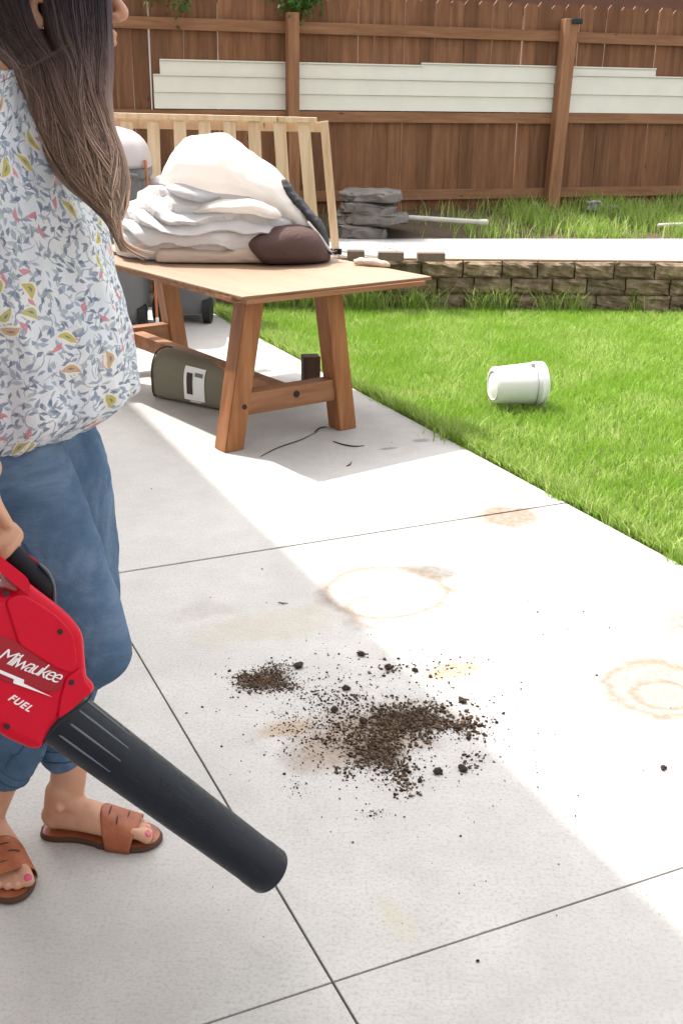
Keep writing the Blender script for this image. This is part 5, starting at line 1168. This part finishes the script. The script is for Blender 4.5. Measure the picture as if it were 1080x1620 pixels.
jo.data.materials.clear(); jo.data.materials.append(MAT['denim']); jo.data.polygons.foreach_set('use_smooth', [True] * len(jo.data.polygons))
sm_ = jo.modifiers.new('s', 'SMOOTH'); sm_.iterations = 2; sm_.factor = 0.5; apply_mods(jo)
from mathutils.bvhtree import BVHTree
jbv = BVHTree.FromPolygons([v_.co.copy() for v_ in jo.data.vertices], [tuple(p_.vertices) for p_ in jo.data.polygons])
def onjeans(name, path, r_=0.0012, off=0.0004, n_=10, dash=False):
    bm = bmesh.new(); pts = []
    for q_ in catmull(np.array(LL(path)), n_):
        loc, nr_, _, _ = jbv.find_nearest(Vector(q_)); pts.append(loc + (Vector(q_) - loc).normalized() * off)
    if dash:
        for a_, b_ in zip(pts[::2], pts[1::2]): tube(bm, [a_, a_.lerp(b_, 0.5), b_], [r_] * 3, seg=5, sub=1)
    else: tube(bm, pts, [r_] * len(pts), seg=6, sub=1)
    return obj(name, bm, MAT['seam'] if not dash else MAT['stitch'], jo, True)
MAT['stitch'] = mat_simple('stitch', (0.22, 0.24, 0.27), 0.8)
SE = [(-0.605, 1.66, 0.86), (-0.585, 1.66, 0.76), (-0.53, 1.66, 0.64), (-0.475, 1.66, 0.52), (-0.455, 1.66, 0.46), (-0.53, 1.68, 0.35), (-0.63, 1.70, 0.22)]
onjeans('side_seam', SE)
onjeans('inseam', [(-0.50, 1.93, 0.76), (-0.46, 1.92, 0.66), (-0.42, 1.90, 0.55)], 0.0012)
# seams, cuffs, pocket
def seam(name, pts, r_=0.0022): 
    bm = bmesh.new(); tube(bm, LL(pts), [r_] * len(pts), seg=6, sub=6); obj(name, bm, MAT['seam'], jo, True)
for c_, r1, up_ in (((-0.6375, 1.833, 0.197), 0.0475, (-0.64, 0.1, -0.78)), ((-0.557, 1.923, 0.170), 0.0455, (0, -0.2, -1))):
    n0 = Vector(up_).normalized(); a = n0.orthogonal().normalized(); b = n0.cross(a)
    for dz, rr in ((-0.004, 0.0022), (-0.026, 0.0012)):
        cc = Vector(L_(c_)) + n0 * dz; pts = []
        for q in np.linspace(0, 2 * PI, 40):
            t_ = cc + (a * math.cos(q) + b * math.sin(q)) * 0.075; hit, _, _, _ = jbv.ray_cast(t_, (cc - t_).normalized(), 0.08); pts.append(hit if hit is not None else cc + (a * math.cos(q) + b * math.sin(q)) * (r1 - 0.003))
        bm = bmesh.new(); tube(bm, pts, [rr] * 40, seg=6, sub=1); obj('cuff_hem' if dz > -0.01 else 'cuff_stitch', bm, MAT['seam'], jo, True)

# blouse
rings = [(1.462, -0.555, 0.060, 0.064), (1.44, -0.560, 0.070, 0.085), (1.41, -0.568, 0.085, 0.130), (1.375, -0.575, 0.100, 0.170), (1.33, -0.575, 0.118, 0.182), (1.26, -0.568, 0.136, 0.182), (1.18, -0.562, 0.152, 0.180), (1.10, -0.560, 0.164, 0.180), (1.02, -0.560, 0.178, 0.182), (0.96, -0.562, 0.187, 0.186), (0.91, -0.566, 0.186, 0.188), (0.885, -0.570, 0.168, 0.184), (0.865, -0.578, 0.150, 0.180), (0.848, -0.590, 0.138, 0.176)]
RG = catmull(np.array(rings), 7); bm = bmesh.new(); uvl = bm.loops.layers.uv.new('UVMap'); prev = None; NS = 150; rows = []
for i, (z_, cx_, a, b) in enumerate(RG):
    row = []
    t_ = (1.46 - z_) / 0.61
    for j in range(NS):
        q = 2 * PI * j / NS; c_, s_ = math.cos(q), math.sin(q)
        fl = 0.0135 * t_ ** 1.1 * (math.sin(q * 9 + 2.2 * noise.noise(Vector((c_ * 1.5, s_ * 1.5, z_ * 2.5)))) * 0.6 + noise.noise(Vector((c_ * 4, s_ * 4, z_ * 3.2))) * 1.4)
        fl += 0.010 * (0.5 - abs(noise.noise(Vector((c_ * 3.5 + z_ * 5, s_ * 3.5 - z_ * 2, z_ * 4))))) ; fl += 0.007 * noise.noise(Vector((c_ * 2.5 + z_ * 6, s_ * 2.5, z_ * 13))) + 0.004 * noise.noise(Vector((c_ * 9, s_ * 9, z_ * 24 + c_ * 5)))
        if z_ < 0.90: fl += 0.004 * math.sin(q * 38) * (0.90 - z_) / 0.05
        hz = z_ + (0.016 * c_ if z_ < 1.0 else 0) * (1.0 - z_) / 0.15 + 0.006 * noise.noise(Vector((c_ * 3, s_ * 3, 9)))
        if z_ < 0.95: hz += 0.012 * (1 + s_) * (0.95 - z_) / 0.10
        row.append(bm.verts.new(L_((cx_ + (a + fl) * c_, 1.95 + (b + fl) * s_, hz))))
    rows.append(row)
for i in range(len(rows) - 1):
    for j in range(NS):
        f_ = bm.faces.new((rows[i][j], rows[i + 1][j], rows[i + 1][(j + 1) % NS], rows[i][(j + 1) % NS]))
        for lp, (ii, jj) in zip(f_.loops, ((i, j), (i + 1, j), (i + 1, j + 1), (i, j + 1))): lp[uvl].uv = (jj / NS * 1.12, RG[ii][0] * 1.0 + 0.3)
blo = obj('blouse', bm, MAT['blouse'], per, True)
so_ = blo.modifiers.new('s', 'SOLIDIFY'); so_.thickness = 0.0016; so_.offset = -1
def sleeve(a, m_, b, r_, name):
    P = catmull(np.array([a, m_, b]), 16); R_ = catmull(np.array(r_), 16)[:, 0]; bm = bmesh.new(); uvl = bm.loops.layers.uv.new('UVMap'); rows = []
    for i, (p, r1) in enumerate(zip(P, R_)):
        T = nv(P[min(i + 1, len(P) - 1)] - P[max(i - 1, 0)]); u_ = nv(np.cross(T, [0, 1, 0])); w__ = np.cross(T, u_)
        row = []
        for j in range(60):
            q = 2 * PI * j / 60; rr = r1 + 0.006 * noise.noise(Vector((math.cos(q) * 2, math.sin(q) * 2, i * 0.14))) + 0.004 * math.sin(7 * q + i * 0.1) * (i / len(P))
            row.append(bm.verts.new(L_(p + u_ * math.cos(q) * rr + w__ * math.sin(q) * rr)))
        rows.append(row)
    for i in range(len(rows) - 1):
        for j in range(60):
            f_ = bm.faces.new((rows[i][j], rows[i][(j + 1) % 60], rows[i + 1][(j + 1) % 60], rows[i + 1][j]))
            for lp, (ii, jj) in zip(f_.loops, ((i, j), (i, j + 1), (i + 1, j + 1), (i + 1, j))): lp[uvl].uv = (jj / 60 * 0.42 + 2.0, ii * 0.0095)
    o = obj(name, bm, MAT['blouse'], blo, True); m__ = o.modifiers.new('s', 'SOLIDIFY'); m__.thickness = 0.0016; m__.offset = -1
sleeve((-0.588, 1.86, 1.372), (-0.615, 1.765, 1.30), (-0.672, 1.70, 1.06), [0.062, 0.068, 0.064], 'sleeve'); sleeve((-0.588, 2.04, 1.372), (-0.610, 2.12, 1.30), (-0.64, 2.165, 1.08), [0.062, 0.068, 0.062], 'sleeve')

# hair: locks falling from the crown over the near shoulder and gathering to a point
def hw_(px, py, Y): return np.array(ony(px, py, Y))
# rows: picture height, left px, right px, distance row (m)
GUIDE = [(-118, 20, 120, 1.95), (-100, -30, 150, 1.89), (-60, -58, 166, 1.862), (0, -45, 164, 1.848), (60, -12, 165, 1.838), (100, 28, 166, 1.825), (150, 44, 166, 1.81), (200, 62, 174, 1.795), (245, 82, 190, 1.775), (290, 110, 198, 1.76), (325, 142, 198, 1.752), (352, 168, 192, 1.75), (380, 182, 192, 1.75), (400, 192, 204, 1.755)]
GG = np.array(GUIDE, float)
hb = bmesh.new()
def lock(u, r0, t0=0.0, t1=1.0, wav=1.0, dy=0.0, seg=6, flat=1.0):
    n_ = 26; pts = []; ph = random.uniform(0, 6.28); fr_ = random.uniform(5, 8)
    for i in range(n_):
        t_ = t0 + (t1 - t0) * i / (n_ - 1); f_ = t_ * (len(GG) - 1); a = int(min(f_, len(GG) - 2)); g = GG[a] * (1 - (f_ - a)) + GG[a + 1] * (f_ - a)
        # ease waves in lower down
        wv_ = wav * max(0, t_ - 0.25) * 1.3; uu = min(max(u + 0.10 * wv_ * math.sin(fr_ * t_ * 2 + ph), -0.02), 1.02)
        px = g[1] + (g[2] - g[1]) * uu; Y = g[3] + dy + 0.055 * (2 * uu - 1) ** 2 * (0.5 + 0.5 * (t_ < 0.9)) * (1.0 if t_ > 0.05 else 0.3) + 0.007 * wv_ * math.cos(fr_ * t_ * 2 + ph * 1.7)
        pts.append(hw_(px, g[0], Y))
    rr = [r0 * (0.55 + 0.45 * math.sin(PI * min(1, 0.15 + i / (n_ - 1) * 0.9))) * (1 if i < n_ - 5 else (n_ - i) / 6) for i in range(n_)]
    tube(hb, LL(pts), rr, seg=seg, sub=1, rad2=[x * flat for x in rr], up=(0, 1, 0), cap=False) if False else tube(hb, LL(pts), rr, seg=seg, sub=1, rad2=[x * flat for x in rr], up=(0, 1, 0))
def strands(n_, r0, r1, dlo, dhi, wv0, wv1, tlo, thi, clump=0, rng_=rng):
    """many thin three-sided hairs following the guides; clump > 0 pulls them together into locks"""
    K = 30; tt = np.linspace(0, 1, K)[None, :]
    u = rng_.random(n_); t0 = rng_.uniform(0, 0.06, n_); t1 = rng_.uniform(tlo, thi, n_)
    if clump:
        cu_ = rng_.random(clump); ci = rng_.integers(0, clump, n_); u = cu_[ci] + rng_.normal(0, 0.016, n_); ph = rng_.uniform(0, 6.28, clump)[ci] + rng_.normal(0, 0.25, n_); fr_ = rng_.uniform(5, 9, clump)[ci]; am = rng_.uniform(wv0, wv1, clump)[ci]; dy = rng_.uniform(dlo, dhi, clump)[ci] + rng_.normal(0, 0.0025, n_)
    else: ph = rng_.uniform(0, 6.28, n_); fr_ = rng_.uniform(5, 9, n_); am = rng_.uniform(wv0, wv1, n_); dy = rng_.uniform(dlo, dhi, n_)
    ear = (u > 0.42) & (u < 0.57); t0 = np.where(ear, 0.35 + 0.03 * rng_.random(n_), t0)
    T = t0[:, None] + (t1 - t0)[:, None] * tt
    g = [np.interp(T, np.linspace(0, 1, len(GG)), GG[:, k_]) for k_ in range(4)]
    wv = am[:, None] * np.clip(T - 0.25, 0, 1) * 1.3
    uu = np.clip(u[:, None] + 0.145 * wv * np.sin(fr_[:, None] * T * 2 + ph[:, None]) + 0.012 * np.sin(T * 23 + ph[:, None] * 3), -0.03, 1.03)
    px = g[1] + (g[2] - g[1]) * uu; Y = g[3] + dy[:, None] + 0.055 * (2 * uu - 1) ** 2 * np.where(T > 0.05, np.where(T < 0.9, 1, 0.5), 0.3) + 0.008 * wv * np.cos(fr_[:, None] * T * 2 + ph[:, None] * 1.7)
    d = _f[None, None] + _r[None, None] * ((px - CX) / F)[..., None] - _u[None, None] * ((g[0] - CY) / F)[..., None]
    P = CAM + d * (Y / d[..., 1])[..., None] - PO
    R_ = rng_.uniform(r0, r1, n_)[:, None] * (0.6 + 0.4 * np.sin(PI * tt)) * np.clip((1.02 - tt) * 6, 0.1, 1)
    V = np.stack([P + R_[..., None] * np.array(q_) for q_ in ((1, 0, 0.1), (-0.5, -0.87, 0), (-0.5, 0.87, 0))], 2)   # n,K,3,3
    idx = (np.arange(n_)[:, None, None] * K + np.arange(K - 1)[None, :, None]) * 3 + np.arange(3)[None, None, :]
    nx_ = (np.arange(n_)[:, None, None] * K + np.arange(K - 1)[None, :, None]) * 3 + (np.arange(3)[None, None, :] + 1) % 3
    Q = np.stack([idx, nx_, nx_ + 3, idx + 3], -1).reshape(-1, 4)
    return V.reshape(-1, 3), Q
for i in range(34):
    u = (i + random.random()) / 34
    lock(u, random.uniform(0.007, 0.010), 0.38 if 0.42 < u < 0.58 else 0, random.uniform(0.74, 0.86), 0.9, 0.018, 8, 2.0)
VV, QQ = [], []; off_ = 0
for args in ((5200, .0004, .0008, -0.006, 0.010, 1.0, 2.9, 0.70, 1.0, 80), (2600, .0003, .0006, -0.010, 0.006, 0.5, 1.8, 0.7, 1.0, 0), (1600, .0004, .0009, -0.011, -0.004, 1.0, 2.8, 0.75, 0.99, 34)):
    a_, b_ = strands(*args); VV.append(a_); QQ.append(b_ + off_); off_ += len(a_)
hs_ = link('hair_strands', np_mesh('hair_strands', np.concatenate(VV), np.concatenate(QQ)), MAT['hair'], per, True)
# wisps at the tail and across the neck
for i in range(7):
    tube(hb, LL([hw_(186 + i, 350, 1.75), hw_(190 + i, 378, 1.752), hw_(204 + i * 2, 398 - i, 1.757), hw_(228 + i * 3, 412 - i * 2, 1.76)]), [0.0016, 0.0014, 0.001, 0.0004], seg=5, sub=4)
for pts in ([(10, 70), (40, 105), (85, 82), (112, 70)], [(0, 60), (28, 110), (60, 100), (105, 74)], [(2, 130), (30, 120), (60, 150), (72, 200)]):
    tube(hb, LL([hw_(a, b, 1.80) for a, b in pts]), [0.0006] * 4, seg=4, sub=5)
# back and far side of the head: cap plus falling hair behind the neck
prev = None
capp = [(0.172, 0.0, 0.03), (0.168, 0.035, 0.05), (0.155, 0.070, 0.070), (0.130, 0.092, 0.083), (0.095, 0.104, 0.089), (0.055, 0.104, 0.089), (0.015, 0.098, 0.085), (-0.03, 0.086, 0.076), (-0.06, 0.070, 0.066)]
rows = []
for z_, a, b in capp:
    rc = []
    for j in range(48):
        q = 2 * PI * j / 48; c_, s_ = math.cos(q), math.sin(q); fx = a if c_ < 0 else a * (1.02 if z_ > 0.12 else (0.35 if z_ > 0.06 else 0.1))
        rc.append(hb.verts.new(L_(HO + np.array([-0.010 + fx * c_, b * s_ * 0.96, z_ * 1.0]))))
    rows.append(rc)
for a, b in zip(rows, rows[1:]):
    for j in range(48): hb.faces.new((a[j], a[(j + 1) % 48], b[(j + 1) % 48], b[j]))
hb.faces.new(rows[0][::-1]); hb.faces.new(rows[-1])
for i in range(110):   # far side locks
    q = random.uniform(0.55, 1.25) * PI * 0.5 + PI * 0.0; sx = random.uniform(-0.075, 0.06); z0 = HO[2] + 0.165 - abs(sx) * 0.5
    p0 = np.array([HO[0] + sx * 0.4, 1.95, z0]); p1 = np.array([HO[0] + sx, 2.03, HO[2] + 0.09]); p2 = np.array([HO[0] + sx * 1.05 - 0.01, 2.038, HO[2]]); p3 = np.array([HO[0] + sx - 0.04, 2.04, HO[2] - 0.10]); p4 = np.array([HO[0] + sx * 0.8 - 0.05 + random.uniform(-0.02, 0.02), 2.08, HO[2] - 0.2])
    tube(hb, LL([p0, p1, p2, p3, p4]), [0.003, 0.005, 0.005, 0.004, 0.001], seg=5, sub=4)
obj('hair', hb, MAT['hair'], per, True)
